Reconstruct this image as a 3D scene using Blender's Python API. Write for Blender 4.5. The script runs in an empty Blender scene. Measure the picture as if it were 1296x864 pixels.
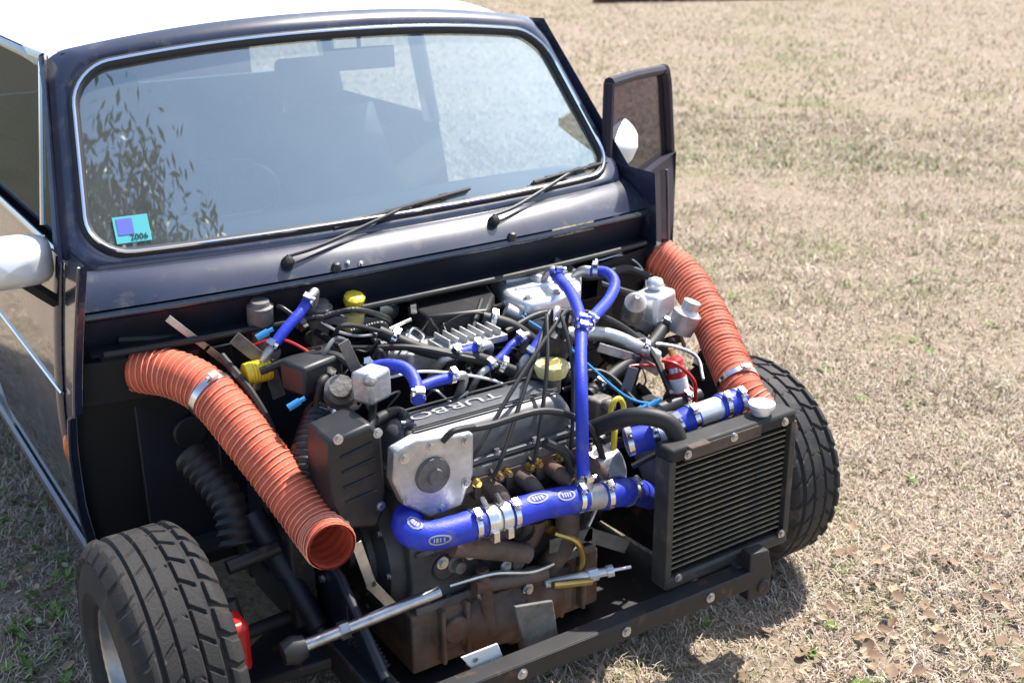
import bpy, math, random
import numpy as np
from mathutils import Vector, Matrix
R = math.radians
rnd = random.Random(7)
sc = bpy.context.scene
COL = sc.collection

# ------------------------------------------------------------------ camera, sky, sun, exposure
CX, CY, CZ = -1.123, -1.772, 1.491
YAW, PITCH, ROLL, FPX = 0.583, 0.361, -0.012, 1456.6
F = Vector((math.sin(YAW)*math.cos(PITCH), math.cos(YAW)*math.cos(PITCH), -math.sin(PITCH)))
RT0 = F.cross(Vector((0, 0, 1))).normalized(); UP0 = RT0.cross(F)
RT = math.cos(ROLL)*RT0 + math.sin(ROLL)*UP0
UP = -math.sin(ROLL)*RT0 + math.cos(ROLL)*UP0
cam = bpy.data.objects.new('camera', bpy.data.cameras.new('camera'))
COL.objects.link(cam); sc.camera = cam
M = Matrix((RT, UP, -F)).transposed().to_4x4(); M.translation = (CX, CY, CZ)
cam.matrix_world = M
cam.data.sensor_width = 36; cam.data.lens = 36*FPX/1296
cam.data.clip_start = .05; cam.data.clip_end = 600
cam.data.dof.use_dof = True; cam.data.dof.focus_distance = 2.15; cam.data.dof.aperture_fstop = 5.0

def at(px, py, y=None, z=None, x=None):
    """point seen at photo pixel (px, py) that lies in the given world plane"""
    d = F + (px-648)/FPX*RT + (432-py)/FPX*UP
    o = Vector((CX, CY, CZ))
    if y is not None: t = (y-CY)/d.y
    elif z is not None: t = (z-CZ)/d.z
    else: t = (x-CX)/d.x
    return o + d*t

SUN = Vector((.52, .16, .84)).normalized()
sel = math.asin(SUN.z); saz = math.atan2(SUN.x, SUN.y)
w = bpy.data.worlds.new('World'); sc.world = w; w.use_nodes = True
nt = w.node_tree
sky = nt.nodes.new('ShaderNodeTexSky'); sky.sky_type = 'NISHITA'; sky.sun_disc = False
sky.sun_elevation = sel; sky.sun_rotation = saz
sky.air_density = 1.0; sky.dust_density = 1.6; sky.ozone_density = 1.0
bg = nt.nodes['Background']; bg.inputs[1].default_value = .15
nt.links.new(sky.outputs[0], bg.inputs[0])
sl = bpy.data.lights.new('sun', 'SUN'); sl.energy = 4.4; sl.angle = R(.6); sl.color = (1, .94, .85)
so = bpy.data.objects.new('sun', sl); COL.objects.link(so)
so.rotation_euler = SUN.to_track_quat('Z', 'Y').to_euler()
sc.view_settings.view_transform = 'Standard'; sc.view_settings.look = 'None'
sc.view_settings.gamma = 1; sc.view_settings.exposure = .95

# ------------------------------------------------------------------ materials
def mat(name, col, rough=.5, metal=0., coat=0., spec=.5, noise=None, bump=None, dirt=None, tex='Object'):
    """noise=(scale,amount) value variation; bump=(scale,strength); dirt=(scale,colour,threshold)"""
    m = bpy.data.materials.new(name); m.use_nodes = True
    n = m.node_tree; b = n.nodes['Principled BSDF']
    b.inputs['Base Color'].default_value = (*col, 1)
    b.inputs['Roughness'].default_value = rough; b.inputs['Metallic'].default_value = metal
    b.inputs['Coat Weight'].default_value = coat; b.inputs['Coat Roughness'].default_value = .04
    b.inputs['Specular IOR Level'].default_value = spec
    tc = n.nodes.new('ShaderNodeTexCoord')
    src = None
    def nz(s, det=4):
        t = n.nodes.new('ShaderNodeTexNoise'); t.inputs['Scale'].default_value = s
        t.inputs['Detail'].default_value = det; t.inputs['Roughness'].default_value = .6
        n.links.new(tc.outputs[tex], t.inputs['Vector']); return t
    if noise:
        t = nz(noise[0]); r = n.nodes.new('ShaderNodeMapRange')
        r.inputs[1].default_value = .3; r.inputs[2].default_value = .7
        r.inputs[3].default_value = 1-noise[1]; r.inputs[4].default_value = 1+noise[1]
        n.links.new(t.outputs['Fac'], r.inputs[0])
        mx = n.nodes.new('ShaderNodeMix'); mx.data_type = 'RGBA'; mx.blend_type = 'MULTIPLY'
        mx.inputs[0].default_value = 1; mx.inputs[6].default_value = (*col, 1)
        n.links.new(r.outputs[0], mx.inputs[7]); src = mx.outputs[2]
        rr = n.nodes.new('ShaderNodeMapRange'); rr.inputs[3].default_value = max(.03, rough-.12); rr.inputs[4].default_value = min(1, rough+.15)
        n.links.new(t.outputs['Fac'], rr.inputs[0]); n.links.new(rr.outputs[0], b.inputs['Roughness'])
    if dirt:
        t = nz(dirt[0], 7); r = n.nodes.new('ShaderNodeMapRange')
        r.inputs[1].default_value = dirt[2]; r.inputs[2].default_value = dirt[2]+.15
        r.inputs[3].default_value = 0; r.inputs[4].default_value = .85
        n.links.new(t.outputs['Fac'], r.inputs[0])
        mx = n.nodes.new('ShaderNodeMix'); mx.data_type = 'RGBA'
        n.links.new(r.outputs[0], mx.inputs[0])
        if src: n.links.new(src, mx.inputs[6])
        else: mx.inputs[6].default_value = (*col, 1)
        mx.inputs[7].default_value = (*dirt[1], 1); src = mx.outputs[2]
        if metal > 0:
            iv = n.nodes.new('ShaderNodeMath'); iv.operation = 'SUBTRACT'; iv.inputs[0].default_value = metal
            n.links.new(r.outputs[0], iv.inputs[1]); n.links.new(iv.outputs[0], b.inputs['Metallic'])
    if src: n.links.new(src, b.inputs['Base Color'])
    if bump:
        t = nz(bump[0], 5); bp = n.nodes.new('ShaderNodeBump'); bp.inputs['Strength'].default_value = bump[1]
        bp.inputs['Distance'].default_value = .004
        n.links.new(t.outputs['Fac'], bp.inputs['Height']); n.links.new(bp.outputs[0], b.inputs['Normal'])
    return m

DUST = (.16, .12, .08)
NAVY = mat('navy_paint', (.017, .023, .050), .28, coat=1., noise=(5, .15), dirt=(26, (.075, .074, .076), .55))  # base and grey patches lifted to suggest sky sheen as well as dust
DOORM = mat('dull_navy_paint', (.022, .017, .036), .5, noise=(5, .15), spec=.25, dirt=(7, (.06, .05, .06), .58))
NAVYIN = mat('navy_primer', (.008, .010, .02), .5, noise=(8, .3), dirt=(6, (.05, .04, .032), .58))
WHITE = mat('white_paint', (.80, .80, .79), .3, coat=.8, noise=(4, .04))
CHROME = mat('chrome', (.75, .77, .8), .12, 1.)
RUBBER = mat('black_rubber', (.014, .014, .015), .55, noise=(20, .3))
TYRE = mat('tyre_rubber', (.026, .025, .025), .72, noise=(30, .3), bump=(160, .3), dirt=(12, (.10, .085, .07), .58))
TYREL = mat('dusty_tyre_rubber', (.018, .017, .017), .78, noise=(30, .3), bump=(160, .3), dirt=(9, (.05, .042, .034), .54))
PLASTIC = mat('black_plastic', (.016, .016, .018), .42, noise=(14, .25), dirt=(14, (.06, .055, .05), .6))
PLASTIC2 = mat('grey_plastic', (.10, .105, .115), .5, noise=(14, .2), dirt=(10, (.17, .15, .13), .6))
STEEL = mat('bare_steel', (.55, .55, .55), .32, 1., noise=(25, .25), dirt=(18, (.12, .07, .04), .64))
ALLOY = mat('cast_alloy', (.52, .52, .52), .46, .85, noise=(22, .25), bump=(120, .35), dirt=(13, (.07, .06, .05), .6))
ALLOYB = mat('bright_alloy', (.82, .83, .85), .35, .55, noise=(18, .1), dirt=(16, (.20, .19, .18), .68))
ALLOYD = mat('oily_cast_alloy', (.17, .16, .15), .6, .4, noise=(16, .4), bump=(90, .6), dirt=(11, (.045, .03, .02), .5))
RUSTC = mat('rust_stained_casting', (.15, .11, .088), .7, .25, noise=(14, .45), bump=(90, .7), dirt=(9, (.13, .052, .024), .48))
IRON = mat('rusty_iron', (.10, .075, .062), .75, .3, noise=(18, .4), bump=(80, .5), dirt=(14, (.17, .07, .03), .55))
RUSTP = mat('rusty_black_paint', (.014, .014, .017), .5, noise=(9, .3), dirt=(26, (.17, .075, .03), .60))
BLOCK = mat('dark_engine_paint', (.06, .062, .066), .5, .2, noise=(14, .35), bump=(60, .4), dirt=(10, (.09, .065, .045), .55))
COVER = mat('grey_rocker_paint', (.105, .108, .118), .42, .3, noise=(18, .2), dirt=(22, (.2, .19, .18), .68))
ORANGE = mat('orange_duct_fabric', (.56, .095, .042), .66, noise=(14, .22), bump=(220, .25), dirt=(8, (.44, .15, .085), .58))
ORANGEW = mat('orange_duct_wire', (.78, .36, .25), .5, noise=(30, .25))
BLUE = mat('blue_silicone', (.016, .040, .50), .48, coat=.0, noise=(14, .25), bump=(260, .22), dirt=(16, (.10, .12, .36), .54))
CYAN = mat('light_blue_plastic', (.04, .28, .65), .4)
YELLOW = mat('yellow_plastic', (.66, .50, .03), .4, noise=(20, .15))
CREAM = mat('pale_yellow_plastic', (.72, .62, .25), .4, noise=(16, .12), dirt=(12, (.42, .34, .12), .6))
RED = mat('red_plastic', (.58, .016, .014), .35, noise=(16, .15))
LABELW = mat('white_label', (.78, .78, .76), .5)
AMBER = mat('amber_lens', (.75, .16, .01), .2, coat=.6)
BRASS = mat('brass', (.55, .38, .12), .35, .9, noise=(20, .2))
DARK = mat('black_underseal', (.006, .006, .007), .8, noise=(9, .3))
CABIN = mat('dark_vinyl', (.035, .038, .045), .6, noise=(12, .2), bump=(90, .2))
LINER = mat('pale_headlining', (.32, .32, .31), .8, noise=(10, .1))
RADM = mat('black_radiator_paint', (.009, .009, .009), .65, noise=(30, .3))
FINM = mat('black_fin_paint', (.004, .004, .004), .8, spec=.15)
TUBEM = mat('radiator_tube_metal', (.40, .36, .27), .45, .6, noise=(40, .3), dirt=(20, (.05, .045, .035), .52))
CLAMP = mat('stainless_clamp', (.72, .72, .72), .22, 1., noise=(40, .15))
LOG = mat('dark_maroon_board', (.06, .018, .016), .7, noise=(10, .4))
BARK = mat('bark', (.10, .075, .055), .9, noise=(8, .4), bump=(30, .8))
LEAF = mat('tree_leaf', (.035, .06, .018), .5, noise=(3, .4))

def glass(name, tint, refl=(1, 1, 1), clear=.82, base=.08, slope=.8, film=(.03, .10)):
    m = bpy.data.materials.new(name); m.use_nodes = True; n = m.node_tree
    for x in list(n.nodes): n.nodes.remove(x)
    o = n.nodes.new('ShaderNodeOutputMaterial'); mx = n.nodes.new('ShaderNodeMixShader')
    t = n.nodes.new('ShaderNodeBsdfTransparent'); t.inputs[0].default_value = (*[c*clear for c in tint], 1)
    g = n.nodes.new('ShaderNodeBsdfGlossy'); g.inputs['Roughness'].default_value = .01
    g.inputs[0].default_value = (*refl, 1)
    f0 = n.nodes.new('ShaderNodeLayerWeight'); f0.inputs[0].default_value = .5
    f = n.nodes.new('ShaderNodeMath'); f.operation = 'POWER'; f.inputs[1].default_value = 3.5; n.links.new(f0.outputs['Facing'], f.inputs[0])
    # pale film: dust, and sky haze painted on the windscreen
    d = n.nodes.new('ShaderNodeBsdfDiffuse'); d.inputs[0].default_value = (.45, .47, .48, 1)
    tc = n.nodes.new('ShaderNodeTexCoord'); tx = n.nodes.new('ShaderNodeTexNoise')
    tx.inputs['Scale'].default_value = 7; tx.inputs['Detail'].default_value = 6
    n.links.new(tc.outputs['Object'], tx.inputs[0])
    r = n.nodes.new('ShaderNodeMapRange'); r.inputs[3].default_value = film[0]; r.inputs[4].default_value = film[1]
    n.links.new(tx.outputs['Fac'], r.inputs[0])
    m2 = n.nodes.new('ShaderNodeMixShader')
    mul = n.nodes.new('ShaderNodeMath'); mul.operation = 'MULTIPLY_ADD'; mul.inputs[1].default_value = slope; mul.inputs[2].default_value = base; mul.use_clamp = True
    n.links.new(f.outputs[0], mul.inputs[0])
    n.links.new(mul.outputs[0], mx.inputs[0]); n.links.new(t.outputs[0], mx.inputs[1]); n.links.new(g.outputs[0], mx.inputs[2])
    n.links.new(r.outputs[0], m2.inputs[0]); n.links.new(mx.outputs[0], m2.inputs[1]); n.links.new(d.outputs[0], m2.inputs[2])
    n.links.new(m2.outputs[0], o.inputs[0]); return m
GLASS = glass('windscreen_glass', (.80, .95, .95), base=.42, slope=.7, film=(.10, .22), refl=(.84, 1.0, .97))  # high base, teal tint and pale film paint in a bright sky reflection
GLASSD = glass('tinted_glass', (.13, .09, .15), clear=.7, base=.04, slope=.25, film=(.01, .05))
GLASSN = glass('side_glass', (.16, .26, .28), clear=.6, base=.05, slope=.10, film=(.02, .07), refl=(.8, 1, 1))

# ------------------------------------------------------------------ mesh helpers
def V(a): return Vector(a)
def smooth_path(pts, n=8):
    pts = [V(p) for p in pts]
    if len(pts) < 3: return pts
    out = []
    P = [pts[0]*2-pts[1]] + pts + [pts[-1]*2-pts[-2]]
    for i in range(1, len(P)-2):
        a, b, c, d = P[i-1:i+3]
        for k in range(n):
            t = k/n
            out.append(.5*((2*b)+(c-a)*t+(2*a-5*b+4*c-d)*t*t+(3*b-a-3*c+d)*t**3))
    out.append(pts[-1]); return out
def resample(path, n):
    L = [0]
    for a, b in zip(path, path[1:]): L.append(L[-1]+(b-a).length)
    out = []; j = 0
    for i in range(n):
        s = L[-1]*i/(n-1)
        while j < len(path)-2 and L[j+1] < s: j += 1
        t = (s-L[j])/max(1e-9, L[j+1]-L[j]); out.append(path[j].lerp(path[j+1], min(1, t)))
    return out, L[-1]
def frames(path):
    T = []
    for i in range(len(path)):
        a = path[max(0, i-1)]; b = path[min(len(path)-1, i+1)]; T.append((b-a).normalized())
    u = T[0].orthogonal().normalized(); fr = []
    for t in T:
        u = (u - t*u.dot(t)).normalized(); fr.append((t, u, t.cross(u)))
    return fr

class MB:
    def __init__(s): s.v = []; s.f = []
    def add(s, vs, fs):
        o = len(s.v); s.v += [tuple(v) for v in vs]; s.f += [tuple(i+o for i in f) for f in fs]; return s
    def box(s, c, size, rot=None):
        hx, hy, hz = [k/2 for k in size]
        vs = [V((x*hx, y*hy, z*hz)) for x in (-1, 1) for y in (-1, 1) for z in (-1, 1)]
        if rot is not None: vs = [rot @ v for v in vs]
        c = V(c)
        return s.add([c+v for v in vs], [(0, 1, 3, 2), (4, 6, 7, 5), (0, 4, 5, 1), (2, 3, 7, 6), (0, 2, 6, 4), (1, 5, 7, 3)])
    def cyl(s, a, b, r0, r1=None, n=20, caps=True):
        return s.tube([a, b], [r0, r0 if r1 is None else r1], n, caps)
    def tube(s, path, r, n=12, caps=True, closed=False):
        path = [V(p) for p in path]; m = len(path)
        rr = r if isinstance(r, (list, tuple)) else [r]*m
        fr = frames(path); vs = []; fs = []
        for p, q, (t, u, v) in zip(path, rr, fr):
            for k in range(n):
                a = 2*math.pi*k/n; vs.append(p+(u*math.cos(a)+v*math.sin(a))*q)
        for i in range(m-1 if not closed else m):
            j = (i+1) % m
            for k in range(n):
                l = (k+1) % n; fs.append((i*n+k, i*n+l, j*n+l, j*n+k))
        if caps and not closed:
            fs.append(tuple(range(n-1, -1, -1))); fs.append(tuple((m-1)*n+k for k in range(n)))
        return s.add(vs, fs)
    def lathe(s, prof, c, axis, n=32, fn=None, caps=False, twist=None):
        """prof = [(along, radius)]"""
        ax = V(axis).normalized(); u = ax.orthogonal().normalized(); v = ax.cross(u); c = V(c); vs = []; fs = []; m = len(prof)
        for i, (h, r) in enumerate(prof):
            for k in range(n):
                a = 2*math.pi*k/n+(twist(h) if twist else 0); q = fn(i, k, h, r) if fn else r
                vs.append(c+ax*h+(u*math.cos(a)+v*math.sin(a))*q)
        for i in range(m-1):
            for k in range(n):
                l = (k+1) % n; fs.append((i*n+k, i*n+l, (i+1)*n+l, (i+1)*n+k))
        if caps: fs += [tuple(range(n-1, -1, -1)), tuple((m-1)*n+k for k in range(n))]
        return s.add(vs, fs)
    def grid(s, fn, nu, nv, closed=False):
        vs = [fn(i/(nu-1) if not closed else i/nu, j/(nv-1)) for i in range(nu) for j in range(nv)]
        fs = []
        for i in range(nu if closed else nu-1):
            k = (i+1) % nu
            for j in range(nv-1): fs.append((i*nv+j, k*nv+j, k*nv+j+1, i*nv+j+1))
        return s.add(vs, fs)
    def prism(s, poly, d):
        poly = [V(p) for p in poly]; d = V(d); n = len(poly)
        return s.add(poly+[p+d for p in poly], [tuple(range(n-1, -1, -1)), tuple(range(n, 2*n))]+[(i, (i+1) % n, n+(i+1) % n, n+i) for i in range(n)])
    def ball(s, c, r, n=12, sq=(1, 1, 1)):
        c = V(c); vs = []; fs = []
        for i in range(n//2+1):
            t = math.pi*i/(n//2)
            for k in range(n):
                a = 2*math.pi*k/n; vs.append(c+V((sq[0]*r*math.sin(t)*math.cos(a), sq[1]*r*math.sin(t)*math.sin(a), sq[2]*r*math.cos(t))))
        for i in range(n//2):
            for k in range(n):
                l = (k+1) % n; fs.append((i*n+k, (i+1)*n+k, (i+1)*n+l, i*n+l))
        return s.add(vs, fs)
    def build(s, name, m, parent=None, bevel=0, sharp=35, thick=0, flat=False):
        me = bpy.data.meshes.new(name); me.from_pydata(s.v, [], s.f); me.validate()
        import bmesh
        bm = bmesh.new(); bm.from_mesh(me); bmesh.ops.recalc_face_normals(bm, faces=bm.faces); bm.to_mesh(me); bm.free()
        me.materials.append(m)
        if not flat:
            me.polygons.foreach_set('use_smooth', [True]*len(me.polygons)); me.set_sharp_from_angle(angle=R(sharp))
        o = bpy.data.objects.new(name, me); COL.objects.link(o)
        if parent: o.parent = parent
        if thick:
            q = o.modifiers.new('solid', 'SOLIDIFY'); q.thickness = thick; q.offset = 0
        if bevel:
            q = o.modifiers.new('bevel', 'BEVEL'); q.width = bevel; q.segments = 2; q.limit_method = 'ANGLE'; q.angle_limit = R(40)
            q.harden_normals = False
        return o

def thing(name, label, cat, loc=(0, 0, 0), group=None):
    o = bpy.data.objects.new(name, None); COL.objects.link(o); o.location = loc; o.empty_display_size = .1
    o['label'] = label; o['category'] = cat
    if group: o['group'] = group
    return o
def tag(o, label, cat, group=None):
    o['label'] = label; o['category'] = cat
    if group: o['group'] = group
    return o
def rotz(a): return Matrix.Rotation(a, 3, 'Z')
def rotm(d, upv=(0, 0, 1)):
    """matrix whose x axis runs along d"""
    x = V(d).normalized(); y = V(upv).cross(x).normalized(); z = x.cross(y)
    return Matrix((x, y, z)).transposed()

# ------------------------------------------------------------------ ground
def ground_material():
    m = bpy.data.materials.new('dry_lawn_soil'); m.use_nodes = True; n = m.node_tree; b = n.nodes['Principled BSDF']
    tc = n.nodes.new('ShaderNodeTexCoord')
    def nz(s, d=6):
        t = n.nodes.new('ShaderNodeTexNoise'); t.inputs['Scale'].default_value = s; t.inputs['Detail'].default_value = d
        t.inputs['Roughness'].default_value = .65; n.links.new(tc.outputs['Object'], t.inputs[0]); return t
    a = nz(1.6); c = nz(45, 8); e = nz(.7)
    r1 = n.nodes.new('ShaderNodeValToRGB'); k = r1.color_ramp
    k.elements[0].position = .3; k.elements[0].color = (.19, .145, .105, 1)
    k.elements[1].position = .72; k.elements[1].color = (.46, .37, .28, 1)
    n.links.new(c.outputs[0], r1.inputs[0])
    r2 = n.nodes.new('ShaderNodeMapRange'); r2.inputs[1].default_value = .52; r2.inputs[2].default_value = .68; r2.inputs[4].default_value = .55
    n.links.new(a.outputs[0], r2.inputs[0])
    mx = n.nodes.new('ShaderNodeMix'); mx.data_type = 'RGBA'; mx.inputs[7].default_value = (.19, .21, .075, 1)
    n.links.new(r2.outputs[0], mx.inputs[0]); n.links.new(r1.outputs[0], mx.inputs[6]); n.links.new(mx.outputs[2], b.inputs['Base Color'])
    b.inputs['Roughness'].default_value = .95; b.inputs['Specular IOR Level'].default_value = .1
    bp = n.nodes.new('ShaderNodeBump'); bp.inputs['Strength'].default_value = .9; bp.inputs['Distance'].default_value = .02
    n.links.new(c.outputs[0], bp.inputs['Height']); n.links.new(bp.outputs[0], b.inputs['Normal'])
    return m
g = MB(); N = 121
def gfn(u, v):
    x = (u-.5); y = (v-.5)
    x = math.copysign(abs(x*2)**2.2, x)*180; y = math.copysign(abs(y*2)**2.2, y)*180
    d = math.hypot(x, y)
    return V((x, y, .012*math.sin(x*1.7+y*.8)*math.sin(y*1.3-x*.6)*min(1, max(0, (d-1.2)/2))))
g.grid(gfn, N, N)
go = g.build('ground', ground_material()); go['kind'] = 'structure'

def straw_material():
    m = bpy.data.materials.new('dry_grass'); m.use_nodes = True; n = m.node_tree; b = n.nodes['Principled BSDF']
    a = n.nodes.new('ShaderNodeAttribute'); a.attribute_name = 'tint'
    n.links.new(a.outputs['Color'], b.inputs['Base Color']); b.inputs['Roughness'].default_value = .7
    b.inputs['Specular IOR Level'].default_value = .2
    return m
STRAW = straw_material()
def patch(x, y):
    """smooth pseudo-noise for green patches"""
    return (np.sin(x*2.1+1.3)*np.sin(y*1.7+.4)+np.sin(x*.9-y*1.1+2)+.6*np.sin(x*5.3+y*3.1)*np.sin(y*4.7-x*2.2))/2.6
def blades(name, n, region, lmin, lmax, wd, lean, green, seed):
    """region(rng,n)->x,y ; curved two-segment blades, as one mesh"""
    q = np.random.default_rng(seed); x, y = region(q, n); n = len(x)
    L = q.uniform(lmin, lmax, n)*np.clip(1+.45*np.sin(x*6.3+1.7*np.sin(y*3.1))*np.sin(y*5.7), .5, 1.6); a = q.uniform(0, 2*np.pi, n); tilt = np.clip(q.normal(lean, .3, n), .05, 1.5)
    dx = np.cos(a)*np.sin(tilt); dy = np.sin(a)*np.sin(tilt); dz = np.cos(tilt)
    wx = -np.sin(a)*wd/2; wy = np.cos(a)*wd/2
    z0 = np.full(n, -.002)
    mxp = np.stack([x+dx*L*.55, y+dy*L*.55, z0+dz*L*.55+.004], 1)
    tip = np.stack([x+dx*L*1.0+q.normal(0, .12, n)*L, y+dy*L+q.normal(0, .12, n)*L, z0+np.maximum(dz*L*.8, .003)], 1)
    w3 = np.stack([wx, wy, np.zeros(n)], 1); base = np.stack([x, y, z0], 1)
    vs = np.stack([base-w3, base+w3, mxp-w3*.8, mxp+w3*.8, tip], 1).reshape(-1, 3)
    i = np.arange(n)[:, None]*5
    tri = (i[:, :, None]+np.array([[0, 1, 3], [0, 3, 2], [2, 3, 4]])[None]).reshape(-1, 3)
    me = bpy.data.meshes.new(name)
    me.vertices.add(len(vs)); me.vertices.foreach_set('co', vs.ravel().astype(np.float32))
    me.loops.add(tri.size); me.loops.foreach_set('vertex_index', tri.ravel().astype(np.int32))
    me.polygons.add(len(tri)); me.polygons.foreach_set('loop_start', (np.arange(len(tri))*3).astype(np.int32))
    me.update(calc_edges=True)
    t = q.uniform(0, 1, n); k = q.uniform(.6, 1.25, n)
    c = np.where(t[:, None] < .55, np.array([.53, .43, .33]), np.where(t[:, None] < .85, np.array([.36, .27, .20]), np.array([.64, .56, .47])))
    isg = q.uniform(0, 1, n) < np.clip(green*(.35+1.5*np.maximum(0, patch(x, y))), 0, 1)
    c = np.where(isg[:, None], np.array([.20, .255, .085]), c)*k[:, None]
    col = np.ones((n, 5, 4), np.float32); col[:, :, :3] = c[:, None, :]
    at_ = me.color_attributes.new('tint', 'FLOAT_COLOR', 'POINT'); at_.data.foreach_set('color', col.ravel())
    me.materials.append(STRAW); o = bpy.data.objects.new(name, me); COL.objects.link(o); o['kind'] = 'stuff'
    return o
def view_region(r0, r1, p=1.0):
    """ground inside the lens's wedge (with side margin), distance r0..r1 from the camera foot"""
    def f(q, n):
        r = (q.uniform(0, 1, n)**p*(r1-r0)+r0); a = YAW+q.uniform(-.62, .62, n)
        x = CX+r*np.sin(a); y = CY+r*np.cos(a)
        cl = np.sin(x*9.1+2*np.sin(y*4.3))*np.sin(y*8.3+2*np.sin(x*5.1))+.7*np.sin(x*23+y*7)*np.sin(y*21-x*11)
        thin = q.uniform(0, 1, n) < np.clip(.72+.40*cl, .18, 1)
        keep = thin & ~((np.abs(x) < .55) & (y > .2) & (y < 2.6)); return x[keep], y[keep]
    return f
gr = blades('dry_grass', 260000, view_region(.5, 4.0, .62), .015, .055, .0026, 1.15, .16, 3)
gr2 = blades('dry_grass', 300000, view_region(3.0, 9.0, .8), .02, .06, .0038, 1.05, .42, 4)
gr3 = blades('dry_grass', 200000, view_region(7., 27, .95), .03, .085, .0085, 1.0, .55, 5)

# ------------------------------------------------------------------ car body
car = thing('car', 'dark navy small classic car with white roof, its bonnet, grille and front wings taken off', 'car', (0, 0, 0))

# windscreen surface: u -1..1 across, v 0 (bottom) .. 1 (top)
def G(u, v):
    hw = .625+(.561-.625)*v
    bow = (1-min(1.3, abs(u))**2.2)
    return V((u*hw, .440+(.657-.440)*v-.060*bow*(1-.5*v), .877+(1.186-.877)*v+(.002+.036*v)*bow))
def GN():
    a = G(.05, .5)-G(-.05, .5); b = G(0, .6)-G(0, .4); return a.cross(b).normalized()   # towards the front
NRM = GN()
if NRM.y > 0: NRM = -NRM
def loop(uh, v0, v1, r, n=24):
    """rounded rectangle in (u, v); r is the corner radius in metres"""
    ru, rv = r/.6, r/.38; out = []
    cs = [((uh-ru), v1-rv, 0), (-(uh-ru), v1-rv, 90), (-(uh-ru), v0+rv, 180), ((uh-ru), v0+rv, 270)]
    for i, (cu, cv, a0) in enumerate(cs):
        for k in range(9):
            a = R(a0+90*k/8); out.append((cu+ru*math.cos(a), cv+rv*math.sin(a)))
        nx = cs[(i+1) % 4]; a = R(nx[2]); e = (nx[0]+ru*math.cos(a), nx[1]+rv*math.sin(a)); p = out[-1]
        for k in range(1, n): out.append((p[0]+(e[0]-p[0])*k/n, p[1]+(e[1]-p[1])*k/n))
    return out
LG = loop(1.0, 0, 1, .075)
mb = MB(); NL = len(LG); rings = 14
vs = []; fs = []
for i in range(rings+1):
    s = i/rings
    for (u, v) in LG: vs.append(G(u*s, .5+(v-.5)*s))
for i in range(rings):
    for k in range(NL):
        l = (k+1) % NL; fs.append((i*NL+k, i*NL+l, (i+1)*NL+l, (i+1)*NL+k))
mb.add(vs, fs)
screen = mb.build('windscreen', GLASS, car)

# rubber seal with its bright filler strip
LS = loop(1.012, -.022, 1.022, .08)
seal_path = [G(u, v)+NRM*.004 for u, v in LS]
seal = MB().tube(seal_path, .012, 10, closed=True).build('windscreen_seal', RUBBER, car)
MB().tube([G(u, v)+NRM*.0155 for u, v in LS], .0035, 6, closed=True).build('filler_strip', CHROME, seal)

# painted surround (pillars, header)
LO = loop(1.095, -.10, 1.13, .055)
def ring(rows, name, m, parent, **k):
    b = MB(); n = len(rows[0]); vs = [p for r in rows for p in r]; fs = []
    for i in range(len(rows)-1):
        for j in range(n):
            l = (j+1) % n; fs.append((i*n+j, i*n+l, (i+1)*n+l, (i+1)*n+j))
    return b.add(vs, fs).build(name, m, parent, **k)
rows = []
for t in (0, .2, .45, .7, .9, 1.0):
    r = []
    for (a, b) in zip(LS, LO):
        u = a[0]+(b[0]-a[0])*t; v = a[1]+(b[1]-a[1])*t
        p = G(u, v)
        side = max(0, abs(u)-1)/.095
        p += NRM*(.004+.010*math.sin(math.pi*min(1, t*.9)))+V((0, .035*side**2, -.0))
        if v > 1: p += V((0, .02*t*t, .004*t))
        r.append(p)
    rows.append(r)
surround = ring(rows, 'windscreen_surround', NAVY, car, sharp=60)

# roof skin (white) and drip rail
def roof(u, t):
    x0 = .561-.064*.13+.03
    y = .700+t*1.75
    crown = .05*math.sin(math.pi*min(1, .12+t*.95))**.8
    hw = x0+.035*math.sin(math.pi*min(1, t*1.1))
    a = abs(u); drop = .045*a**5+.028*a*a
    return V((u*hw, y-.030*(1-u*u)*(1-t), 1.262+crown-drop-.018*(1-min(1, t*9))**2))
mb = MB(); mb.grid(lambda u, t: roof(u*2-1, t), 41, 40)
rf = mb.build('roof', WHITE, car, sharp=80)
fe = [roof(-1+i/20, 0)+V((0, -.004, -.008)) for i in range(41)]
MB().tube(fe, .0075, 8).build('roof_gap_shadow', RUBBER, rf)  # dark tube drawn for the shadow gap under the roof edge
for s in (-1, 1):
    e = [roof(s, j/30)+V((s*.006, 0, -.010)) for j in range(31)]
    e = [G(s*1.10, .0)+V((0, .03, .0)), G(s*1.10, .55)+V((0, .035, 0))]+e if False else e
    MB().tube(e, .010, 8).build('drip_rail', NAVY, rf)
# headlining under the roof
mb = MB(); mb.grid(lambda u, t: roof((u*2-1)*.97, t*.97+.01)+V((0, 0, -.035)), 13, 12)
mb.build('headlining', LINER, car)
# header rail under the roof front edge
mb = MB(); mb.grid(lambda u, t: G((u*2-1)*1.03, 1.10)+V((0, .01+.05*t, .012-.0*t)), 25, 3)
mb.build('header_rail', NAVY, car)

# scuttle panel from the screen down to the bonnet edge
def sc_edge(u):
    b = 1-abs(u)**2.4
    return V((u*.675, .345-.065*b, .792+.010*b))
def scut(u, t):
    a = G(u*1.06, -.06)+V((0, .0, .0)); e = sc_edge(u); p = a.lerp(e, t)
    p.z += .014*math.sin(math.pi*t*.9); return p
mb = MB(); mb.grid(lambda u, t: scut(u*2-1, t), 49, 10)
# rolled front lip
mb.grid(lambda u, t: sc_edge(u*2-1)+V((0, .012*math.sin(t*math.pi)*-1+.02*t, -.016*t-.006*math.sin(t*math.pi))), 49, 6)
scuttle = mb.build('scuttle_panel', NAVY, car, sharp=60)
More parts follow.
